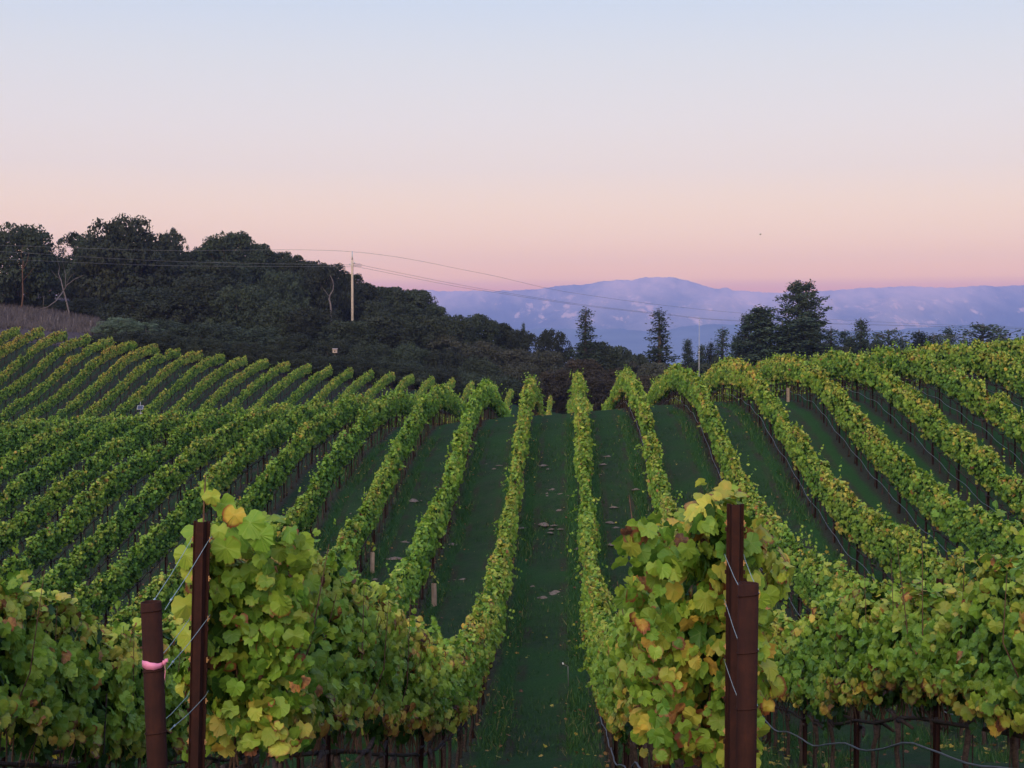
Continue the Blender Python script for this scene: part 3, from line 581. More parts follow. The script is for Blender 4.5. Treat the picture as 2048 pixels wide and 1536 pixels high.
def post_mesh(h, w=.028, dpt=.022, th=.0035, lip=.012):
    """open C-section steel post standing on z = 0"""
    a = w*.55; b = w*.42; f = dpt*.55
    outer = [(-w, f-dpt*.4), (-w, f), (-a, f), (-b, -dpt), (b, -dpt), (a, f), (w, f), (w, f-dpt*.4)]
    inner = [(w-th, f-dpt*.4), (w-th, f+th-th*2.2), (a+th*.6, f-th*1.2), (b+th*.2, -dpt-th), (-b-th*.2, -dpt-th), (-a-th*.6, f-th*1.2), (-w+th, f+th-th*2.2), (-w+th, f-dpt*.4)]
    prof = outer+inner
    mb = MB(); n = len(prof)
    for z in (-.05, h):
        for x, y in prof: mb.v.append((x, y, z))
    for i in range(n): mb.f.append((i, (i+1) % n, n+(i+1) % n, n+i))
    for i in range(7): mb.f.append((n+i, n+i+1, n+14-i, n+15-i))
    for j in range(8):                     # wire notches bent out of both flanges
        z = h-.10-j*.17
        for sx in (-1, 1): mb.box((sx*(w+.003), -.004, z), (.006, .010, .016))
    return mb
LINEPOST = post_mesh(1.62, .026, .020).mesh('line_post', M['rust'], False)
rows = {}
ROWS = list(range(27, -1, -1))+list(range(-1, -11, -1))
cand = []; ntr = 0
for k in ROWS:
    r = build_row(k)
    if r is None: continue
    rows[k] = r; X = rowx(k); y0, y1 = row_span(k)
    step = 1.0; ty = np.arange(y0+.5, min(y1, 84), step); far = np.arange(104, y1, 1.3) if k >= 2 else np.array([])
    ty = np.concatenate([ty, far]); g_ = ground_z(np.full(len(ty), X), ty); v = in_view(np.full(len(ty), X), ty, g_+.4, 160); ty, g_ = ty[v], g_[v]
    if k >= 11:                           # the valley floor of these rows lies behind the near rise
        q = ty > 98; ty, g_ = ty[q], g_[q]
    if len(ty) > 98: ty, g_ = ty[:98], g_[:98]
    for y, z in zip(ty, g_):
        o = link_mesh('trunk', TRUNKS[random.randrange(5)], r); o.location = (X+random.gauss(0, .012), float(y)+random.gauss(0, .05), float(z)); o.rotation_euler = (random.gauss(0, .05), random.gauss(0, .04), random.choice((0, math.pi))+random.gauss(0, .15)); ntr += 1
    py = np.arange(y0+(2.9 if k in (0, -1) else 1.6+.9*(k % 3)), y1+.1, 2.9)
    for y in py: cand.append((k, X, float(y)))
arr = np.array([(c[1], c[2]) for c in cand]); zz = ground_z(arr[:, 0], arr[:, 1]); v = in_view(arr[:, 0], arr[:, 1], zz+.5, 60)
hid = ((arr[:, 1] > 72) & (arr[:, 1] < 104)) | ((arr[:, 0] > 3) & (arr[:, 1] > 70)) | ((arr[:, 0] < -24.5) & (arr[:, 1] < 98))
q = [i for i in np.argsort(arr[:, 1]) if v[i] and not hid[i]]
restv = MB()
for n_, i in enumerate(q):
    k, X, y = cand[i]; z = float(zz[i]); lean = (random.gauss(0, .012), random.gauss(0, .012), random.gauss(0, .1))
    if n_ < 300:
        o = link_mesh('line_post', LINEPOST, None); o.location = (X, y, z); o.rotation_euler = lean
        w = ORD[k-1 if k > 0 else 0] if k >= 1 else ORD[max(0, -k-2)]
        lab = {0: 'rusty steel line post in the vine row edging the central aisle on the left', -1: 'rusty steel line post in the vine row edging the central aisle on the right'}.get(k) or 'rusty steel line post standing in the %s vine row %s of the central aisle edge' % (w, 'left' if k > 0 else 'right')
        tag(o, lab, 'trellis post', 'line posts in vine row %s %s of the aisle' % (ORD[k] if k >= 0 else ORD[-k-1], 'left' if k >= 0 else 'right'))
    else: restv.box((X, y, z+.8), (.05, .04, 1.65))
if restv.f: tag(restv.build('distant_line_posts', M['rust'], None, False), 'thin dark steel posts in the vine rows of the far slope', 'trellis posts', None, 'stuff')
print('rows', len(rows), 'trunks', ntr, 'posts', len(q))
# ------------------------------------------------------------------ end posts, tie wires, ribbon
def end_pipe(p, lean, label):
    g0 = gz(p[0], p[1]); h = p[2]-g0; o = empty('end_post', (p[0]-h*math.sin(lean[1]), p[1], g0)); tag(o, label, 'end post', 'row end pipes'); o.rotation_euler = lean
    mb = MB(); n = 28; ro, ri = .0365, .0318
    prof = [(ro, -.1), (ro, h*.5), (ro, h-.001), (ro-.0012, h), (ri+.0012, h), (ri, h-.001), (ri, h-.45)]
    for r, z in prof:
        for j in range(n): mb.v.append((r*math.cos(2*math.pi*j/n), r*math.sin(2*math.pi*j/n), z))
    for i in range(len(prof)-1):
        for j in range(n): mb.f.append((i*n+j, i*n+(j+1) % n, (i+1)*n+(j+1) % n, (i+1)*n+j))
    mb.build('pipe', M['rust'], o)
    return o, h, g0
def ring(r, z, wire, tilt=.0, n=30):
    return [(r*math.cos(2*math.pi*j/n), r*math.sin(2*math.pi*j/n), z+tilt*math.cos(2*math.pi*j/n+.6)) for j in range(n+1)]
def end_steel(p, lean, label, w=.034):
    g0 = gz(p[0], p[1]); h = p[2]-g0; o = post_mesh(h, w, .024, .0045, .013).build('steel_end_post', M['rust'], None, False)
    o.location = (p[0]-h*math.sin(lean[1]), p[1], g0); o.rotation_euler = lean; tag(o, label, 'end post', 'steel end posts of the rows')
    mb = MB()
    for z in (.075, .235, .40, .57, .74, .91, 1.08):
        for sx in (-1, 1): mb.box((sx*(w+.001), .004, h-z), (.004, .006, .022)); mb.box((sx*(w+.004), .004, h-z), (.008, .005, .005))
    mb.box((.004, -.0262, h-.085), (.008, .002, .010)); mb.box((-.002, -.0262, h-.17), (.012, .002, .016))
    mb.build('wire_notch', M['brightrust'], o, False); return o, h, g0
PA = at(302, 1203, 5.17); SA = at(403, 1042, 5.92); PB = at(1497, 1166, 5.15); SB = at(1471, 1008, 5.75)
pA, hA, gA = end_pipe(PA, (0, -.030, 0), 'rusty open-topped end pipe with a pink ribbon tied round it')
pB, hB, gB = end_pipe(PB, (.0, .008, 0), 'rusty open-topped end pipe without ribbon, beside a notched steel post')
sA, _, gsA = end_steel(SA, (0, .030, 0), 'tall rusty steel post between the ribboned pipe and green leaves')
sB, _, gsB = end_steel(SB, (0, .004, -.06), 'tall rusty steel post with bright notches behind the bare end pipe')
def ties(P, Sp, zs_pipe, zs_post, which, names, lp, ls):
    for i, (zp, zq) in enumerate(zip(zs_pipe, zs_post)):
        mb = MB(); c = Vector((P[0]-(P[2]-zp)*math.sin(lp), P[1], zp)); r = .0385
        wr = MB(); wr.tube([c+Vector(v) for v in ring(r, 0, 0, .006)], .0019, 5)
        for sx in (-1, 1):
            a = c+Vector((.030*sx+.012, .024, 0)); b = Vector((Sp[0]-(Sp[2]-zq)*math.sin(ls)+sx*.036, Sp[1]-.028, zq)); b2 = b+Vector((sx*.002, .055, .012))
            mid = a.lerp(b, .5)+Vector((0, 0, -.006)); kn = a.lerp(b, .13)
            mb.tube([a, kn, mid, b, b2], .0013, 5)
            mb.tube([kn-(b-a).normalized()*.008, kn+(b-a).normalized()*.008], .0042, 6)
        tw = mb.build('tie_wire', M['wire']); wr.build('wrap', M['rust'], tw)
        tag(tw, names[i], 'wire', 'tie wires of the %s row end' % which)
zA = [float(at(302, y, 5.17)[2]) for y in (1222, 1342, 1467)]; qA = [float(at(402, y, 5.90)[2]) for y in (1082, 1241, 1396)]
ties(PA, SA, zA, qA, 'ribboned', ['topmost green tie wire from the ribboned pipe up to its steel post', 'middle tie wire knotted just below the pink ribbon', 'lowest tie wire between the ribboned pipe and its steel post'], -.03, .03)
zB = [float(at(1497, y, 5.15)[2]) for y in (1190, 1305, 1418)]; qB = [float(at(1471, y, 5.74)[2]) for y in (1118, 1210, 1330)]
ties(PB, SB, zB, qB, 'bare', ['topmost tie wire of the pipe that has no ribbon', 'middle tie wire of the pipe that has no ribbon', 'lowest tie wire of the pipe that has no ribbon'], .008, .004)
# ribbon
mb = MB(); zr = float(at(302, 1326, 5.17)[2]); n = 36; base = []
cx_, cy2 = PA[0]+(PA[2]-zr)*math.sin(.03), PA[1]
for j in range(n+1):
    a = 2*math.pi*j/n; s_ = -math.sin(a); wd = .0075+.0075*max(0, s_)*(1-.5*math.cos(a))+.001*math.sin(9*a); dz = -.005*math.cos(a)*0+.003*math.sin(2*a)-.006*max(0, s_)*.4
    mb.v.append((cx_+.0385*math.cos(a), cy2+.0385*math.sin(a), zr+wd*.8+dz)); mb.v.append((cx_+.0392*math.cos(a), cy2+.0392*math.sin(a), zr-wd+dz))
for j in range(n): mb.f.append((2*j, 2*j+1, 2*j+3, 2*j+2))
kx, ky = cx_+.040, cy2-.012
mb.box((kx+.003, ky, zr+.003), (.010, .012, .014))
def strip(pts, w):
    b = len(mb.v)
    for i, (x, y, z) in enumerate(pts): mb.v.append((x, y, z+w)); mb.v.append((x+.003, y-.004, z-w))
    for i in range(len(pts)-1): mb.f.append((b+2*i, b+2*i+1, b+2*i+3, b+2*i+2))
strip([(kx, ky, zr+.004), (kx+.009, ky-.006, zr+.012), (kx+.016, ky-.002, zr+.013)], .006)
strip([(kx+.002, ky, zr), (kx+.006, ky-.004, zr-.022), (kx+.004, ky-.008, zr-.050), (kx+.007, ky-.006, zr-.066)], .004)
rb = mb.build('ribbon', M['ribbon']); md = rb.modifiers.new('solid', 'SOLIDIFY'); md.thickness = .0008; md.offset = 1
tag(rb, 'bright pink flagging ribbon tied round the rusty end pipe', 'ribbon')
# drip hoses slung under the rows right of the aisle
for k in range(-1, -10, -1):
    X = rowx(k)-.06; y = np.arange(5.6, 84, .35); v = in_view(np.full(len(y), X), y, ground_z(np.full(len(y), X), y), 200); y = y[v]
    if len(y) < 4: continue
    g_ = ground_z(np.full(len(y), X), y); ph = random.uniform(0, 6); sag = .07*np.sin((y/2.9*math.pi)+ph)**2
    mb = MB(); mb.tube([(X+.012*math.sin(q*1.1+k)+.004*math.sin(q*7.3), q, a+.38+s_+.005*math.sin(q*5.1)) for q, a, s_ in zip(y, g_, -sag)], .0085, 6)
    tag(mb.build('drip_hose', M['hose']), ('grey drip hose under the vine row on the right edge of the central aisle' if k == -1 else 'grey drip hose slung below the %s vine row right of the aisle edge' % ORD[-k-2]), 'hose', 'drip hoses below the right hand rows')
# young vines in pale grow tubes
def grow_tube(p, h, label, leaves):
    g0 = gz(p[0], p[1]); o = empty('young_vine', (p[0], p[1], g0), random.uniform(0, 3)); tag(o, label, 'young vine', 'young vines in grow tubes')
    mb = MB(); w = .045
    for z in (-.02, h):
        for x, y in ((-w, -w), (w, -w), (w, w), (-w, w)): mb.v.append((x+.02*z, y, z))
        for x, y in ((-w+.004, -w+.004), (w-.004, -w+.004), (w-.004, w-.004), (-w+.004, w-.004)): mb.v.append((x+.02*z, y, z))
    for i in range(4):
        j = (i+1) % 4; mb.f += [(i, j, 8+j, 8+i), (4+j, 4+i, 12+i, 12+j), (8+i, 8+j, 12+j, 12+i)]
    mb.build('grow_tube', M['tube'], o, False)
    mb = MB(); mb.tube([(0, 0, 0), (.01, .01, h*.9), (.05, .02, h+.15), (.03, 0, h+.3)], [.006, .006, .004, .002], 5); mb.tube([(0, 0, h+.02), (-.05, .01, h+.12)], .003, 4); mb.build('stem', M['cane'], o)
    L = Leaves(); n = leaves; pos = np.stack([rng.normal(.02, .07, n), rng.normal(0, .06, n), h+rng.uniform(.02, .32, n)], -1)
    L.add('full', pos, nz(rng.normal(0, 1, (n, 3))), nz(rng.normal(0, .6, (n, 3))+[0, 0, -.6]), rng.uniform(.045, .07, n), np.stack([rng.uniform(.5, .8, n), rng.uniform(.5, .9, n), rng.uniform(0, .2, n), np.ones(n)], -1)); link_mesh('foliage', L.mesh('foliage', M['leaf']), o)
def on_row(x, k):                               # the point of row k seen at column x
    r = ray(x, 1000); t = (rowx(k)+.38)/r[0]; p = r*t; return (rowx(k)+.38, p[1])
grow_tube(on_row(744, 2), .56, 'young vine in a cream tube beside the third row left of the aisle', 7)
grow_tube(on_row(868, 1), .56, 'young vine in a cream tube beside the second row left of the aisle', 4)
r_ = ray(1576, 800); t_ = (rowx(-5)-.3)/r_[0]; grow_tube((rowx(-5)-.3, r_[1]*t_), .58, 'young vine in a cream tube under the yellowing rows on the right', 3)
# pale mounds of dug soil
def mound_mesh(i):
    r = np.random.default_rng(50+i); mb = MB(); n, m = 16, 6; px, py, q = r.uniform(-.5, .5, 5), r.uniform(-.5, .5, 5), r.uniform(.25, .55, 5)
    for a in range(m):
        f = a/(m-1)
        for j in range(n):
            t = 2*math.pi*j/n; rr = (1-f)*(1+.28*math.sin(2*t+i)+.15*math.sin(5*t+2*i)+r.uniform(-.12, .12)); x, y = rr*math.cos(t), rr*.8*math.sin(t)
            z = -.10+.26*math.sin(f*math.pi/2)**.8+sum(.13*math.exp(-((x-a_)**2+(y-b_)**2)/(c_*c_*.5)) for a_, b_, c_ in zip(px, py, q))*min(1, f*3)+r.uniform(-.025, .025)*(a > 0); mb.v.append((x, y, z))
    for a in range(m-1):
        for j in range(n): mb.f.append((a*n+j, a*n+(j+1) % n, (a+1)*n+(j+1) % n, (a+1)*n+j))
    for e in range(14):
        t = r.uniform(0, 6.3); d = r.uniform(.6, 1.5); s_ = r.uniform(.04, .11); mb.box((d*math.cos(t), d*.8*math.sin(t), s_*.3), (s_, s_*1.2, s_), Matrix.Rotation(r.uniform(0, 3), 3, 'X')@Matrix.Rotation(r.uniform(0, 3), 3, 'Z'))
    return mb.mesh('soil_mound', M['mound'], True)
MM = [mound_mesh(i) for i in range(5)]
MOUNDS = [(1087, 1051), (1107, 1052), (1103, 1059), (1121, 1060), (1101, 1067), (1108, 981), (1094, 988), (1095, 994), (1124, 989), (1139, 990), (1148, 962), (1119, 1023), (1097, 939), (1088, 932), (974, 930), (989, 939), (998, 932), (927, 1140), (950, 1142), (927, 1148), (925, 1160), (935, 1111), (907, 1090), (1034, 1132), (1035, 1139), (1040, 1150), (1041, 1164), (1071, 1148), (1111, 1137), (1113, 1188), (1087, 1197), (1125, 1197), (1066, 1176), (1228, 1015), (1220, 1047), (1234, 1056), (1224, 1091), (1154, 1099), (1215, 914), (1207, 930), (1201, 949), (1271, 979), (1045, 1056), (827, 1002), (847, 1045), (790, 1117), (810, 1084), (752, 1160), (702, 1031), (732, 989), (665, 1106), (1640, 1108)]
for x, y in MOUNDS:
    p = hit_ground(x, y); s_ = random.uniform(.08, .17)
    if (x, y) in ((827, 1002), (790, 1117), (1113, 1188), (1087, 1051)): s_ = .22
    o = link_mesh('soil_mound', MM[random.randrange(5)]); o.location = (p[0], p[1], gz(p[0], p[1])); o.scale = (s_, s_, s_*random.uniform(.6, .95)); o.rotation_euler = (0, 0, random.uniform(0, 6.3))
    i = int(math.floor((p[0]+1.49+2.13*40)/2.13))-40
    where = {0: 'in the central grassy aisle', -1: 'in the first aisle left of the central one', 1: 'in the first aisle right of the central one', -2: 'in the second aisle left of the central one', -3: 'in the third aisle left of the central one'}.get(i, 'in the grass of an outer aisle')
    tag(o, 'small pale mound of dug soil %s' % where, 'soil mound', 'soil mounds %s' % where)
# grass on the near aisles
def tufts():
    n = 230000; y = 6.5*np.exp(rng.uniform(0, 1, n)*math.log(60/6.5)); x = rng.uniform(-9, 7, n); f = np.abs(((x+1.49+2.13*40) / 2.13) % 1.0-.5)          # .5 under a row
    keep = (rng.uniform(0, 1, n) < np.where(f > .22, .95, .32)) & (f < .47) & in_view(x, y, ground_z(x, y), 60); x, y = x[keep], y[keep]; n = len(x); edge = np.abs(((x+1.49+2.13*40)/2.13) % 1-.5) > .22
    z = ground_z(x, y)+.01; h = rng.uniform(.03, .085, n)*np.where(edge, 1.5, .8)*np.clip(.8+y/60, .8, 1.6); w = .004*np.clip(y/12, .8, 3.6); a = rng.uniform(0, 6.28, n); dx, dy = np.cos(a)*w, np.sin(a)*w; lx, ly = rng.normal(0, .5, n)*h, rng.normal(0, .5, n)*h
    P = np.stack([np.stack([x-dx, y-dy, z-.03], -1), np.stack([x+dx, y+dy, z-.03], -1), np.stack([x+lx, y+ly, z+h], -1)], 1).reshape(-1, 3)
    hue = np.clip(rng.normal(.42, .2, n)+.12*edge, 0, .9); hue = np.where(rng.uniform(0, 1, n) < .04, 1.0, hue); t = np.repeat(np.stack([hue, hue, hue, np.ones(n)], -1), 3, 0)
    tag(link_mesh('grass', np_mesh('grass', P, np.arange(3*n).reshape(-1, 3), M['grass'], None, t)), 'short green grass growing between the near vine rows', 'grass', None, 'stuff')
tufts()

def fallen():
    L = Leaves(); n = 9000; y = 6.2*np.exp(rng.uniform(0, 1, n)*math.log(70/6.2)); k = rng.integers(-4, 9, n); x = -1.49-2.13*k+rng.normal(0, .42, n); ok = in_view(x, y, ground_z(x, y), 80); x, y = x[ok], y[ok]; n = len(x)
    hue = np.where(rng.uniform(0, 1, n) < .35, rng.uniform(.70, .86, n), rng.uniform(.90, 1.0, n)); t = np.stack([hue, rng.uniform(.2, .6, n), rng.uniform(0, .5, n), np.ones(n)], -1)
    L.add('hex', np.stack([x, y, ground_z(x, y)+.045], -1), np.stack([rng.normal(0, .4, n), rng.normal(0, .4, n), np.ones(n)], -1), rng.normal(0, 1, (n, 3)), rng.uniform(.025, .05, n), t)
    tag(link_mesh('fallen_leaves', L.mesh('fallen_leaves', M['leaf'])), 'yellow and brown fallen leaves under the near vine rows', 'fallen leaves', None, 'stuff')
fallen()
# ------------------------------------------------------------------ woods beyond the vineyard
def crown_cards(centres, radii, n, size, squash=.85, seed=0, hang=0.0):
    r = np.random.default_rng(seed); w = radii**2; q = r.choice(len(radii), n, p=w/w.sum()); d = nz(r.normal(0, 1, (n, 3))); d[:, 2] = np.where(d[:, 2] < -.5, -d[:, 2], d[:, 2])
    p = centres[q]+d*(radii[q]*r.uniform(.62, 1.10, n)**1)[:, None]*np.array([1, 1, squash])
    nr = nz(d+r.normal(0, .55, (n, 3))); t = nz(np.cross(nr, r.normal(0, 1, (n, 3)))); b = np.cross(nr, t); s = size*r.uniform(.5, 1.25, n)[:, None]
    P = np.stack([p-t*s, p-b*s*.55, p+t*s, p+b*s*.6], 1); P[:, 2] += nr*s*.35
    return P.reshape(-1, 3)
def oak_variant(i, wide=1.0, open_=0.0, n=17000, size=.0185):
    """unit tree: 1 high, crown about .42*wide in radius, leafy almost to the ground"""
    r = np.random.default_rng(200+i); c = []; ra = []
    for j in range(int(95-45*open_)):
        a = r.uniform(0, 6.28); z = r.uniform(.10, .90); rim = math.sqrt(max(0, 1-((z-.42)/.56)**2)); f = r.uniform(.15, 1)**.5; c.append((math.cos(a)*.37*wide*f*rim, math.sin(a)*.37*wide*f*rim, z)); ra.append(r.uniform(.06, .125)*(1-.3*open_))
    for j in range(9): a = r.uniform(0, 6.28); q = r.uniform(.0, .2)*wide; c.append((q*math.cos(a), q*math.sin(a), r.uniform(.84, .95))); ra.append(r.uniform(.035, .075))
    for j in range(34):
        d = nz(r.normal(0, 1, 3)); d[2] = abs(d[2])*1.2-.15; d = nz(d); q = r.uniform(.88, 1.04); c.append((d[0]*.43*wide*q, d[1]*.43*wide*q, .42+d[2]*.54*q)); ra.append(r.uniform(.02, .05))
    if open_ < .9:
        for z in (.22, .38, .54, .68): c.append((0, 0, z)); ra.append(.21*wide*math.sqrt(1-((z-.42)/.56)**2))
    P = crown_cards(np.array(c), np.array(ra), n, size, .85, 300+i)
    m = int(n*.10); a = r.uniform(0, 6.28, m); z = r.uniform(.15, .97, m); rim = np.sqrt(np.maximum(0, 1-((z-.42)/.58)**2))*.43*wide*r.uniform(.85, 1.06, m)
    q = np.stack([np.cos(a)*rim, np.sin(a)*rim, z], -1); nr = nz(r.normal(0, 1, (m, 3))); t = nz(np.cross(nr, r.normal(0, 1, (m, 3)))); b = np.cross(nr, t); s = size*.8*r.uniform(.5, 1.2, m)[:, None]
    P = np.concatenate([P, np.stack([q-t*s, q-b*s*.6, q+t*s, q+b*s*.6], 1).reshape(-1, 3)])
    crown = np_mesh('crown', P, np.arange(len(P)).reshape(-1, 4), M['oak'])
    mb = MB(); mb.tube([(0, 0, -.06), (.012, .0, .12), (-.015, .012, .30), (.0, .0, .5), (.01, 0, .72)], [.034, .027, .022, .015, .006], 8)
    for j in range(12):
        e = Vector(c[j*3]); s0 = Vector((0, 0, r.uniform(.12, .42))); m_ = s0.lerp(e, .5)+Vector((0, 0, -.03)); mb.tube([s0, m_, e], [.013, .009, .003], 5)
    return crown, mb.mesh('trunk', M['oakbark'])
def bush_variant(i, n=20000, size=.026):
    """unit bush: 1 high, .85 in radius"""
    r = np.random.default_rng(260+i); c = []; ra = []
    for j in range(85):
        a = r.uniform(0, 6.28); z = r.uniform(.12, .88); rim = math.sqrt(max(0, 1-((z-.25)/.74)**2)); f = r.uniform(.1, 1)**.5; c.append((math.cos(a)*.74*f*rim, math.sin(a)*.74*f*rim, z)); ra.append(r.uniform(.09, .20))
    for j in range(40):
        d = nz(r.normal(0, 1, 3)); d[2] = abs(d[2]); d = nz(d); q = r.uniform(.9, 1.06); c.append((d[0]*.82*q, d[1]*.82*q, .22+d[2]*.74*q)); ra.append(r.uniform(.03, .08))
    c.append((0, 0, .35)); ra.append(.55)
    for j in range(60):
        d = nz(r.normal(0, 1, 3)); d[2] = abs(d[2]); c.append((d[0]*.68, d[1]*.68, .20+d[2]*.62)); ra.append(r.uniform(.08, .15))
    P = crown_cards(np.array(c), np.array(ra), n, size, .9, 360+i)
    mb = MB()
    for j in range(6):
        a = j*1.05+r.uniform(0, .5); mb.tube([(0, 0, -.1), (math.cos(a)*.15, math.sin(a)*.15, .3), (math.cos(a)*.4, math.sin(a)*.4, .7)], [.035, .022, .008], 5)
    return np_mesh('crown', P, np.arange(len(P)).reshape(-1, 4), M['oak']), mb.mesh('trunk', M['oakbark'])
def conifer_variant(i, spread=.17, ragged=.3, gap=.0, n=15000, size=.0125, topopen=0):
    r = np.random.default_rng(400+i); P = []; mb = MB(); mb.tube([(0, 0, -.06), (.004, 0, .3), (-.004, .002, .7), (0, 0, .985)], [.020, .015, .008, .0015], 8)
    nw = 34; pw = 1.0 if i in (0, 1, 3) else .8
    for j in range(nw):
        z = .08+.90*(j/nw)**.92; base = spread*(1-z)**pw+.006
        if topopen and z > .52: base = spread*(.40+.42*math.sin((z-.50)*6.2))*max(.05, 1-((z-.52)/.49)**4)
        k = r.integers(4, 7)
        for b in range(k):
            if r.uniform() < gap: continue
            a = r.uniform(0, 6.28); L = base*r.uniform(1-ragged, 1+ragged*.6); zt = z+(L*r.uniform(.25, .75) if topopen and z > .5 else L*r.uniform(-.30, .18)); e = np.array([math.cos(a)*L, math.sin(a)*L, zt]); s0 = np.array([0, 0, z])
            if L > .02: mb.tube([tuple(s0), tuple(s0*.5+e*.5+np.array([0, 0, .004])), tuple(e)], [.0032, .0024, .001], 4, False)
            m = max(6, int(n/(nw*5)*(.25+L/spread*1.1))); f = r.uniform(.05, 1.05, m)**.75; p = s0+(e-s0)*f[:, None]+r.normal(0, 1, (m, 3))*np.array([.017, .017, .013])*(.55+.8*(1-f))[:, None]; p[:, 2] -= r.uniform(0, .018, m)
            nr = nz(np.array([0, 0, .55])+r.normal(0, .8, (m, 3))); t = nz((e-s0)[None]+r.normal(0, .9*L, (m, 3))); t = nz(t-nr*(t*nr).sum(1, keepdims=True)); bb = np.cross(nr, t); s = size*(1-.45*z)*r.uniform(.5, 1.3, m)[:, None]
            P.append(np.stack([p-t*s, p-bb*s*.5, p+t*s, p+bb*s*.5], 1).reshape(-1, 3))
    P = np.concatenate(P); P[:, 2] = np.minimum(P[:, 2], .997+r.uniform(0, .012, len(P))); return np_mesh('crown', P, np.arange(len(P)).reshape(-1, 4), M['needle']), mb.mesh('trunk', M['oakbark'])
OAK = [oak_variant(0, 1.15), oak_variant(1, 1.0), oak_variant(2, 1.3), oak_variant(3, .9, .5), oak_variant(4, 1.05, 1.0, 5200), bush_variant(0), bush_variant(1), bush_variant(2)]
CON = [conifer_variant(0, .17, .3), conifer_variant(1, .13, .4, .15), conifer_variant(2, .20, .35, .05, 26000, .0145), conifer_variant(3, .15, .5, .25, 11000), conifer_variant(4, .17, .4, .15, 22000, .0135, 1), conifer_variant(5, .21, .5, .2, 9000, .014, 1)]
def tree(kind, v, x, ytop, wpx, d, label, mat='oak', group=None, base=None, name=None, cat='tree'):
    p = at(x, ytop, d); g0 = gz(p[0], p[1]) if base is None else base
    h = max(p[2]-g0, 1.5)
    if kind == 'oak' and v != 4 and wpx/F*d/2/h > .56: v = 5+v % 3
    crown, trunk = (OAK if kind == 'oak' else CON)[v]
    rad = {0: .46, 1: .42, 2: .50, 3: .39, 4: .43, 5: .85, 6: .85, 7: .85}[v] if kind == 'oak' else [.17, .13, .20, .15, .17, .21][v]
    sxy = wpx/F*d/2/rad
    o = empty(name or ('oak_tree' if kind == 'oak' else 'conifer_tree'), (p[0], p[1], g0), random.uniform(0, 6.28)); tag(o, label, cat, group)
    key = (crown.name, mat)
    c_ = link_mesh('crown', crown, o); c_.scale = (sxy, sxy, h)
    if mat not in ('oak', 'needle'):
        c_.material_slots[0].link = 'OBJECT'; c_.material_slots[0].material = M[mat]
    t_ = link_mesh('trunk', trunk, o); t_.scale = (sxy*.9, sxy*.9, h)
    return o
G1, G2, G3 = 'dark oaks on the wooded skyline', 'bushy trees below the wooded skyline', 'conifers beyond the right hand rows'
SKYL = [(30, 450, 215, 206, 0, 'broad dark oak at the far left end of the wooded skyline'), (-110, 455, 200, 215, 2, 'dark oak just beyond the far left oak'), (150, 463, 100, 236, 4, 'thin see-through oak between the two biggest dark oaks'),
    (250, 440, 235, 216, 2, 'largest domed oak of the wooded skyline'), (346, 455, 70, 244, 4, 'small pale open oak on the right shoulder of the largest dome'), (388, 499, 80, 238, 1, 'low oak in the dip right of the largest dome'),
    (462, 462, 150, 228, 0, 'second tallest oak dome of the skyline, with an open top'), (512, 484, 110, 236, 1, 'oak joined to the right side of the second tallest dome'), (585, 507, 100, 236, 3, 'oak with a spiky top left of the utility pole'),
    (655, 525, 125, 226, 0, 'rounded oak directly behind the utility pole'), (728, 563, 90, 236, 3, 'small oak on the skyline just right of the utility pole'), (784, 571, 90, 240, 1, 'spiky oak midway down the sloping skyline'), (838, 577, 100, 240, 3, 'last tall oak before the skyline drops to the mountains'),
    (872, 610, 70, 238, 1, 'small oak at the step where the skyline meets the mountains'), (330, 500, 150, 224, 1, 'dark oak filling the gap below the largest dome'), (560, 545, 150, 222, 2, 'dark oak below the skyline left of the pole'), (430, 520, 150, 218, 0, 'dark oak below the second tallest dome'),
    (770, 605, 130, 226, 2, 'dark oak right of the pole below the skyline'), (100, 515, 160, 240, 1, 'shaded oak behind the bleached dead tree'), (190, 520, 150, 232, 3, 'shaded oak right of the bleached dead tree'),
    (310, 470, 190, 226, 0, 'dark oak behind the right half of the largest dome'), (205, 470, 170, 228, 1, 'dark oak behind the left half of the largest dome'), (425, 490, 120, 234, 0, 'dark oak behind the left edge of the second tallest dome'), (548, 500, 110, 240, 1, 'dark oak in the dip right of the second tallest dome'), (625, 520, 110, 238, 0, 'dark oak in the dip left of the utility pole'), (695, 545, 100, 240, 1, 'dark oak right behind the mast of the utility pole'), (755, 572, 100, 242, 0, 'dark oak between the two small oaks right of the pole'), (812, 578, 90, 244, 0, 'dark oak behind the spiky skyline oak')]
for x, y, w, d, v, lab in SKYL: tree('oak', v, x, y, w, d, lab, 'oak', G1)
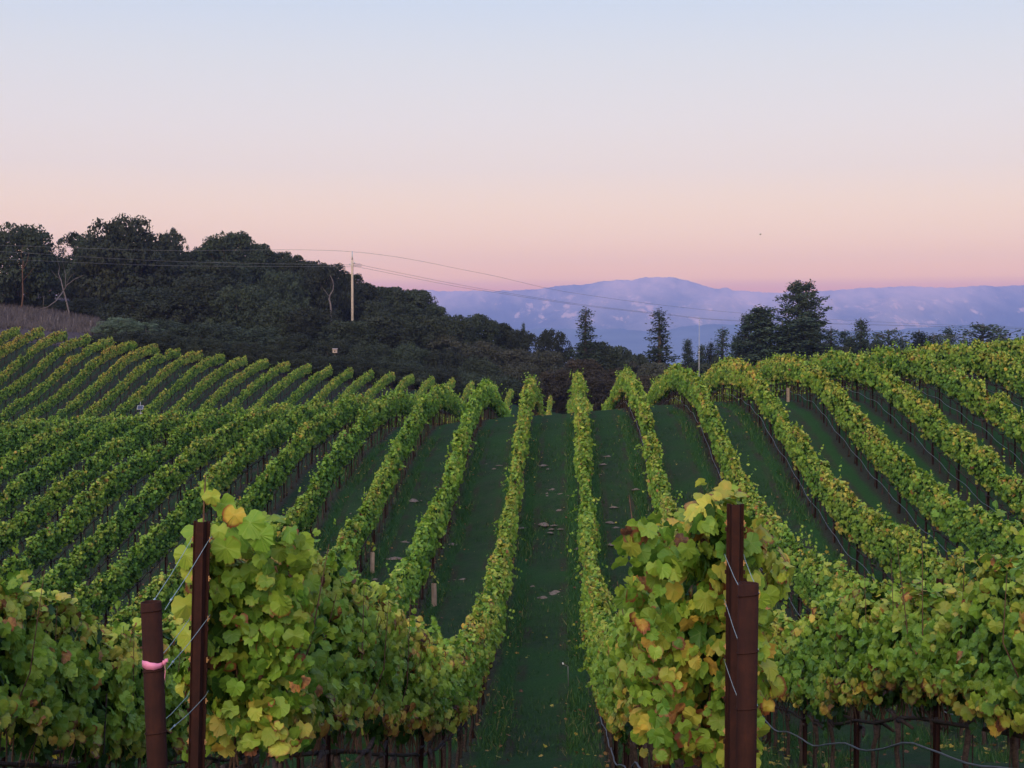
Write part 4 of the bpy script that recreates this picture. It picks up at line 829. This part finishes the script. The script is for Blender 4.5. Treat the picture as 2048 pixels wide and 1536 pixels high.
BUSH = [(290, 575, 190, 186, 0, 'oak', 'low dark oak above the pale olive-grey bush'), (390, 558, 190, 189, 2, 'oak', 'low dark oak in front of the second tallest dome'), (480, 572, 170, 186, 0, 'oak', 'wide low oak under the second tallest dome'), (555, 600, 150, 184, 1, 'oak', 'low oak between the dome and the pole'),
    (625, 612, 140, 181, 2, 'oak', 'low oak just left of the pole foot'), (690, 640, 130, 178, 0, 'oak', 'leafy oak hiding the foot of the utility pole'), (765, 628, 140, 184, 1, 'oak', 'low oak just right of the pole foot'), (840, 628, 150, 188, 2, 'oak', 'low oak under the last tall skyline oak'),
    (905, 628, 120, 206, 0, 'oak', 'oak on the falling skyline, first below the step'), (955, 626, 110, 214, 3, 'oak', 'spiky oak on the falling skyline against the blue mountains'), (1000, 643, 90, 218, 1, 'oak', 'oak on the falling skyline left of the tiny far conifer'), (1040, 657, 90, 216, 0, 'oak', 'oak below the tiny far conifer on the falling skyline'), (1105, 656, 90, 208, 2, 'oak', 'rounded oak left of the dark skyline conifer'),
    (1190, 680, 110, 205, 1, 'oak', 'oak around the foot of the dark skyline conifer'), (1235, 690, 90, 205, 0, 'oak', 'oak right of the dark skyline conifer'), (1275, 706, 80, 200, 3, 'oak', 'last low oak where the wooded slope meets the blue valley'),
    (330, 640, 130, 174, 1, 'oak', 'dark bush behind the upper far vine rows'), (420, 645, 150, 174, 0, 'oak', 'dark bush in the middle of the low wood'), (510, 655, 150, 173, 2, 'oak', 'dark bush right of the middle of the low wood'), (590, 668, 130, 172, 1, 'oak', 'dark bush left of the nest box'), (665, 680, 120, 173, 0, 'oak', 'dark bush behind the nest box'), (740, 690, 130, 172, 2, 'oak', 'dark bush right of the nest box'), (815, 688, 130, 174, 1, 'oak', 'dark bush right of the pole behind the vines'),
    (885, 668, 120, 186, 4, 'scrub', 'pale grey bare-twigged bush halfway down the wooded slope'), (890, 700, 120, 174, 0, 'oak', 'dark bush below the pale grey bush'), (960, 680, 120, 186, 2, 'scrub', 'grey-green bush below the spiky slope oak'), (1030, 695, 120, 184, 1, 'scrub', 'grey-brown bush in the middle of the lower slope'), (960, 715, 120, 172, 1, 'oak', 'dark bush behind the vines left of the aisle head'),
    (1090, 700, 120, 184, 0, 'scrub', 'grey-brown bush left of the rusty orange ones'), (1040, 730, 110, 170, 2, 'scrub', 'grey-brown bush at the head of the aisle'), (1165, 715, 110, 178, 1, 'autumn', 'rusty orange bush right above the aisle head'), (1115, 738, 100, 170, 0, 'autumn', 'low rusty bush at the very head of the aisle'), (1235, 735, 110, 174, 2, 'autumn', 'rusty brown bush behind the first right hand crest vines'), (1190, 752, 100, 166, 0, 'autumn', 'lowest rusty bush beside the aisle head'), (1265, 722, 90, 186, 4, 'scrub', 'grey twiggy bush above the rusty brown one'),
    (1310, 722, 100, 180, 1, 'scrub', 'grey-brown bush under the slim open conifer'), (1360, 730, 100, 176, 0, 'autumn', 'rusty bush left of the slender white mast'), (1300, 748, 100, 168, 1, 'autumn', 'brown bush low behind the right crest vines'), (900, 742, 140, 168, 0, 'oak', 'dark low bush hugging the vineyard edge, left of the aisle'), (1000, 752, 120, 167, 1, 'oak', 'dark low bush hugging the vineyard edge by the aisle'), (800, 722, 130, 168, 2, 'oak', 'dark low bush hugging the vineyard edge below the pole')]
for x, y, w, d, v, m_, lab in BUSH: tree('oak', v, x, y, w, d, lab, m_, G2)
for x, y in [(215, 668), (270, 666), (325, 668), (380, 674), (435, 682), (490, 688), (545, 695), (600, 701), (655, 708), (710, 714), (765, 720), (820, 726), (875, 734), (930, 742)]:
    tree('oak', random.randrange(3), x+random.uniform(-8, 8), y+random.uniform(-6, 4), random.uniform(85, 125), 162.5-.74*((1128-x)*155/F-1.49)/2.13+4.5, 'low dark bush along the upper end of the far vine rows', 'oak', 'low bushes along the upper vineyard edge', name='bush', cat='bush')
for x, y, lab in [(-15, 606, 'added dark shrub for the shade at the far left, under the first oak'), (35, 604, 'added dark shrub for the shade behind the reddish bare trunk'), (85, 606, 'added dark shrub for the shade left of the bleached dead tree'), (130, 604, 'added dark shrub for the shade right behind the bleached dead tree'), (175, 603, 'added dark shrub for the shade right of the bleached dead tree'), (215, 612, 'added dark shrub for the shade at the right end of the dry bank')]:
    tree('oak', random.randrange(3), x, y-random.uniform(0, 8), 95, 207, lab, 'oak', 'added shade shrubs along the top of the dry bank', name='bush', cat='bush')  # low shrubs added to darken the ground where tree shadow lies
tree('oak', 2, 240, 636, 110, 170, 'pale olive-grey bush at the upper edge of the far vine rows', 'oaklight', G2)
tree('oak', 4, 292, 644, 70, 169, 'smaller pale twiggy bush beside the olive-grey bush', 'oaklight', G2)
CONS = [(1172, 610, 66, 200, 3, 'narrow dark conifer rising from the wooded skyline against blue mountains'), (1318, 612, 74, 205, 3, 'tall slim open conifer between the wooded slope and the white mast'), (1376, 673, 44, 232, 0, 'small conifer just left of the white mast'), (1404, 684, 40, 236, 0, 'small conifer right behind the white mast'), (1422, 680, 38, 236, 1, 'small conifer just right of the white mast'), (1446, 650, 60, 246, 3, 'open-topped conifer right of the white mast'),
    (1492, 620, 62, 224, 0, 'narrow conifer at the left side of the big dark conifer clump'), (1522, 607, 140, 216, 2, 'broad dark conifer left of the tallest one'), (1601, 556, 88, 222, 4, 'tallest conifer with an open rounded top'), (1564, 640, 120, 216, 0, 'dark conifer between the broad one and the tallest'), (1612, 628, 150, 214, 2, 'low dense conifer under the right side of the tallest'),
    (1662, 650, 80, 262, 3, 'ragged thin conifer right of the tallest one'), (1690, 655, 66, 256, 1, 'small ragged conifer left of the slim pointed one'), (1722, 631, 66, 252, 0, 'slim pointed conifer midway along the right skyline'), (1776, 654, 110, 290, 5, 'pale feathery conifer right of the slim pointed one'), (1838, 656, 100, 250, 0, 'dark wide conifer on the right skyline'), (1868, 666, 90, 250, 5, 'dark ragged conifer touching the wide one'), (1898, 647, 56, 300, 1, 'pale slim conifer right of the dark wide one'), (1966, 642, 170, 285, 5, 'pale rounded conifer near the right end of the skyline'), (1047, 640, 18, 420, 0, 'tiny far conifer peeping over the falling wooded skyline'), (1702, 668, 70, 250, 0, 'small conifer at the left foot of the slim pointed one'), (1752, 672, 70, 262, 1, 'small conifer at the right foot of the slim pointed one'), (1805, 670, 80, 262, 3, 'thin conifer left of the dark wide one'), (1928, 672, 70, 270, 0, 'small conifer right of the pale slim one'), (2012, 668, 70, 275, 1, 'last small conifer near the right end of the skyline'), (1474, 664, 60, 236, 0, 'small conifer at the left foot of the dark conifer clump')]
for x, y, w, d, v, lab in CONS: tree('con', v, x, y, w*(1.85 if v in (0, 1, 3) else 1.55), d, lab, 'needle', G3)
for x, y, w, d, v, lab in [(2030, 697, 90, 205, 0, 'dark round oak at the right end of the skyline'), (1935, 692, 90, 262, 1, 'dark low oak below the pale slim conifer'), (1800, 690, 90, 240, 2, 'low oak below the pale feathery conifer'), (1670, 690, 100, 236, 1, 'low oak right of the tallest conifer'), (1450, 712, 100, 222, 0, 'low dark oak right of the white mast'), (1400, 722, 90, 215, 1, 'low dark oak behind the white mast'), (2110, 690, 120, 215, 2, 'dark oak beyond the right end of the skyline'), (1745, 684, 100, 255, 0, 'low oak right of the slim pointed conifer'), (1870, 688, 110, 250, 1, 'low oak under the dark wide conifer'), (1990, 690, 90, 262, 2, 'low oak under the pale rounded conifer'), (1640, 682, 80, 245, 0, 'low oak at the right foot of the tallest conifer')]: tree('oak', v, x, y, w, d, lab, 'oak', 'low oaks beyond the right hand rows')
# bleached dead tree and a reddish trunk at the left
def branchy(name, d, strokes, mat, label, cat='tree'):
    b = at(*strokes[0][0][:2], d); g0 = gz(b[0], b[1]); o = empty(name, (b[0], b[1], g0)); tag(o, label, cat)
    for i, st in enumerate(strokes):
        mb = MB(); pts = []; rr = []
        for q in st: p = at(q[0], q[1], d+(q[3] if len(q) > 3 else 0)); pts.append((p[0]-b[0], p[1]-b[1], p[2]-g0)); rr.append(q[2])
        if i == 0: pts.insert(0, (pts[0][0], pts[0][1], min(-.2, pts[0][2]-.5))); rr.insert(0, rr[0])
        mb.tube(pts, rr, 6); mb.build('trunk' if i == 0 else 'branch', M[mat], o)
branchy('dead_tree', 201, [[(138, 624, .13), (131, 595, .11), (127, 582, .10), (122, 560, .07, .5), (117, 548, .05, 1), (119, 535, .03, 1)], [(127, 582, .09), (112, 602, .07, -1), (95, 614, .05, -1.5), (76, 619, .03, -2)], [(126, 583, .09), (134, 570, .06), (150, 558, .045, -.6), (168, 550, .02, -1)], [(131, 573, .05), (131, 552, .035, .8), (129, 540, .02, 1.2)], [(133, 566, .03), (142, 551, .02, .5), (152, 545, .012)], [(87, 616, .04, -1.6), (87, 601, .03, -1.6), (88, 591, .012, -1.6)], [(131, 552, .02, .8), (139, 540, .012, .8), (146, 533, .008, .8)], [(122, 560, .03, .5), (112, 552, .02, .6), (103, 541, .01, .8)], [(119, 535, .028, 1), (114, 515, .02, 1), (118, 496, .012, 1)], [(129, 540, .02, 1.2), (124, 517, .014, 1.2), (126, 500, .008, 1)]], 'deadwood', 'bleached bare dead tree leaning over the dry bank at the left')
branchy('bare_trunk_tree', 200, [[(36, 630, .13), (44, 610, .12), (46, 590, .11), (45, 560, .09), (45, 535, .08), (47, 522, .06)], [(45, 540, .06), (54, 524, .04), (58, 505, .02)], [(47, 560, .05), (60, 545, .03), (68, 535, .02)], [(46, 525, .04), (42, 508, .03), (46, 490, .015)]], 'redbark', 'slim reddish bare trunk in front of the far left oak')
branchy('pale_trunk_tree', 192, [[(662, 640, .15), (662, 622, .14), (661, 608, .12), (658, 598, .10), (660, 590, .09, .4), (666, 580, .07, .6), (667, 570, .06, .6), (665, 560, .05, .6), (660, 550, .03, .6)], [(659, 594, .05), (652, 584, .03), (644, 574, .015)]], 'deadwood', 'crooked pale trunk standing left of the utility pole')
# dry brush on the bank and the pale stakes in front of it
n = 9000; lx = rng.uniform(-40, 205, n); dd = rng.uniform(170, 206, n); p = (FWD[None]+RGT[None]*((lx-1024)/F)[:, None])*dd[:, None]; zz_ = ground_z(p[:, 0], p[:, 1]); a = rng.uniform(0, 6.28, n); h = rng.uniform(.25, .85, n); w = .07
P = np.stack([np.stack([p[:, 0]-np.cos(a)*w, p[:, 1]-np.sin(a)*w, zz_-.1], -1), np.stack([p[:, 0]+np.cos(a)*w, p[:, 1]+np.sin(a)*w, zz_-.1], -1), np.stack([p[:, 0]+rng.normal(0, .25, n), p[:, 1]+rng.normal(0, .25, n), zz_+h], -1)], 1).reshape(-1, 3)
tag(link_mesh('dry_brush', np_mesh('dry_brush', P, np.arange(3*n).reshape(-1, 3), M['brush'])), 'dry purplish brush covering the bank under the far left oaks', 'brush', None, 'stuff')
for i, (x, y) in enumerate([(15, 653), (50, 653), (83, 652), (100, 652), (116, 652), (148, 653), (181, 655), (-20, 652)]):
    b = at(x, y, 178); g0 = gz(b[0], b[1]); mb = MB(); mb.tube([(0, 0, -.1), (.01, 0, 1.25+.1*(i % 2))], .045, 6); o = mb.build('stake', M['deadwood']); o.location = (b[0], b[1], g0); o.rotation_euler = (0, random.gauss(0, .03), 0)
    tag(o, 'pale thin stake in the dry brush under the far left oaks', 'stake', 'pale stakes in the dry brush')
# utility pole and its cables
PD = 186.0; b = at(705, 660, PD); g0 = gz(b[0], b[1]); o = empty('utility_pole', (b[0], b[1], g0), YAW); tag(o, 'tall pale utility pole standing among the dark oaks', 'utility pole')
def zpx(y): return float(at(705, y, PD)[2])-g0
mb = MB(); mb.tube([(0, 0, -.5), (0, 0, zpx(535)), (0, 0, zpx(520))], [.19, .15, .145], 14); mb.build('shaft', M['poleshaft'], o)
mb = MB(); mb.tube([(.0, 0, zpx(520)+.002), (0, 0, zpx(503))], [.085, .06], 10); mb.box((0, -.10, zpx(515)), (.10, .06, .7)); mb.build('top_mast', M['steel'], o)
mb = MB(); zc = zpx(529)
for sx, dz in ((-1, -.05), (1, .12)): mb.tube([(sx*.10, 0, zc+dz-.12), (sx*.30, 0, zc+dz)], .045, 6); mb.tube([(sx*.30, 0, zc+dz-.05), (sx*.30, 0, zc+dz+.16)], .05, 8)
mb.build('insulator', M['steel'], o)
# cable directions follow the picture: farther left end, farther right end
def cable(pts, label, rad=.017):
    mb = MB(); P = [Vector(at(*q)) for q in pts]; out = []
    for i in range(len(P)-1):
        p0, p1, p2, p3 = P[max(i-1, 0)], P[i], P[i+1], P[min(i+2, len(P)-1)]
        for t in np.linspace(0, 1, 14, endpoint=False): out.append(.5*((2*p1)+(p2-p0)*t+(2*p0-5*p1+4*p2-p3)*t*t+(3*p1-p0-3*p2+p3)*t**3))
    out.append(P[-1]); mb.tube(out, rad, 5); tag(mb.build('overhead_cable', M['cable']), label, 'cable', 'overhead cables of the utility pole')
cable([(-260, 484, 150), (0, 490.5, 160), (330, 501, 173), (705, 503.5, PD), (960, 546, 205), (1160, 588, 225), (1480, 626, 258), (1850, 648, 300), (2250, 660, 350)], 'topmost overhead cable, from the mast tip across the sky')
cable([(-260, 492, 150), (0, 503, 160), (330, 522, 173), (701, 530, PD-.1), (715, 529, PD), (900, 566, 200), (1000, 583.5, 210), (1160, 608.5, 225), (1330, 628, 242), (1480, 641, 258), (1850, 652, 300), (2250, 662, 350)], 'upper of the two close overhead cables below the mast')
cable([(-260, 508, 148), (0, 518, 158), (330, 531, 172), (700, 533.5, PD-.3), (716, 534, PD), (900, 570.5, 200), (1000, 586.5, 210), (1160, 610.5, 225), (1330, 629.5, 242), (1480, 642, 258), (1850, 652.6, 300), (2250, 662.5, 350)], 'lower of the two close overhead cables below the mast')
# slender white mast on the near rise
b = at(1398, 760, 63.0); g0 = gz(b[0], b[1]); o = empty('mast', (b[0], b[1], g0)); tag(o, 'slender white mast standing among the crest vines on the right', 'mast')
zt = float(at(1398, 640, 63.0)[2])-g0; mb = MB(); mb.tube([(0, 0, -.1), (0, 0, zt*.62), (0, 0, zt*.62+.01), (0, 0, zt)], [.024, .021, .014, .011], 10); mb.build('pole', M['mastpaint'], o)
mb = MB(); mb.tube([(0, 0, zt), (0, 0, zt+.12)], .006, 5); mb.box((.0, 0, zt*.62), (.09, .09, .05)); mb.build('fitting', M['steel'], o)
# weather station with solar panel between the far rows
b = at(281, 815, 104.0); g0 = gz(b[0], b[1]); o = empty('weather_station', (b[0], b[1], g0), YAW); tag(o, 'small weather station with a white-rimmed solar panel among the far rows', 'weather station')
zc = float(b[2])-g0; mb = MB(); mb.tube([(0, 0, -.1), (0, 0, zc+.42)], .02, 8); mb.build('pole', M['mastpaint'], o)
rot = Matrix.Rotation(R(50), 3, 'X'); mb = MB(); mb.box((0, -.06, zc), (.44, .36, .03), rot); mb.build('panel_frame', M['mastpaint'], o, False)
mb = MB(); mb.box(tuple(Vector((0, -.06, zc))+rot@Vector((0, 0, .023))), (.36, .28, .01), rot); mb.build('solar_panel', M['panel'], o, False)
mb = MB(); mb.box((0.02, -.02, zc-.42), (.24, .14, .08)); mb.build('instrument_box', M['mastpaint'], o, False)
# nest box on a post at the edge of the wood
b = at(670, 702, 164.0); g0 = gz(b[0], b[1]); o = empty('nest_box', (b[0], b[1], g0), YAW); tag(o, 'pale wooden nest box on a post before the dark bushes', 'nest box')
zc = float(b[2])-g0; mb = MB(); mb.tube([(0, 0, -.2), (0, 0, zc-.28)], .05, 8); mb.build('post', M['oakbark'], o)
mb = MB(); mb.box((0, 0, zc), (.5, .4, .42)); mb.build('box', M['boxwood'], o, False); mb = MB(); mb.box((0, -.03, zc+.235), (.6, .5, .04), Matrix.Rotation(R(8), 3, 'X')); mb.build('lid', M['boxwood'], o, False)
mb = MB(); mb.tube([(0, -.212, zc-.02), (0, -.216, zc-.02)], .075, 14); mb.build('entrance_shade_disc', M['bird'], o)  # dark disc on the front paints the shade inside an entrance hole
# sprinkler riser in the aisle
p = hit_ground(1137, 1378); g0 = gz(p[0], p[1]); o = empty('sprinkler', (p[0], p[1], g0)); tag(o, 'thin dark sprinkler riser with a white tip in the central aisle', 'sprinkler')
mb = MB(); mb.tube([(0, 0, -.05), (-.01, 0, .42)], .008, 6); mb.tube([(-.01, 0, .42), (-.10, .02, .46)], .006, 6); mb.build('riser', M['cable'], o); mb = MB(); mb.tube([(-.10, .02, .45), (-.11, .02, .485)], [.014, .010], 8); mb.build('nozzle', M['white'], o)
# bird
b = at(1521, 469, 190); o = empty('bird', b); tag(o, 'tiny dark bird flying in the pink sky', 'bird'); mb = MB()
mb.tube([(-.16, 0, 0), (-.08, 0, .0), (.02, 0, .01), (.11, 0, .02), (.15, 0, .015)], [.008, .035, .042, .026, .006], 8)
for s_ in (-1, 1):
    q = len(mb.v); mb.v += [(.06, s_*.03, .02), (-.05, s_*.03, .02), (-.04, s_*.20, .10), (.05, s_*.18, .10), (-.08, s_*.36, .06)]; mb.f += [(q, q+3, q+2, q+1), (q+3, q+4, q+2)]
mb.build('body', M['bird'], o)
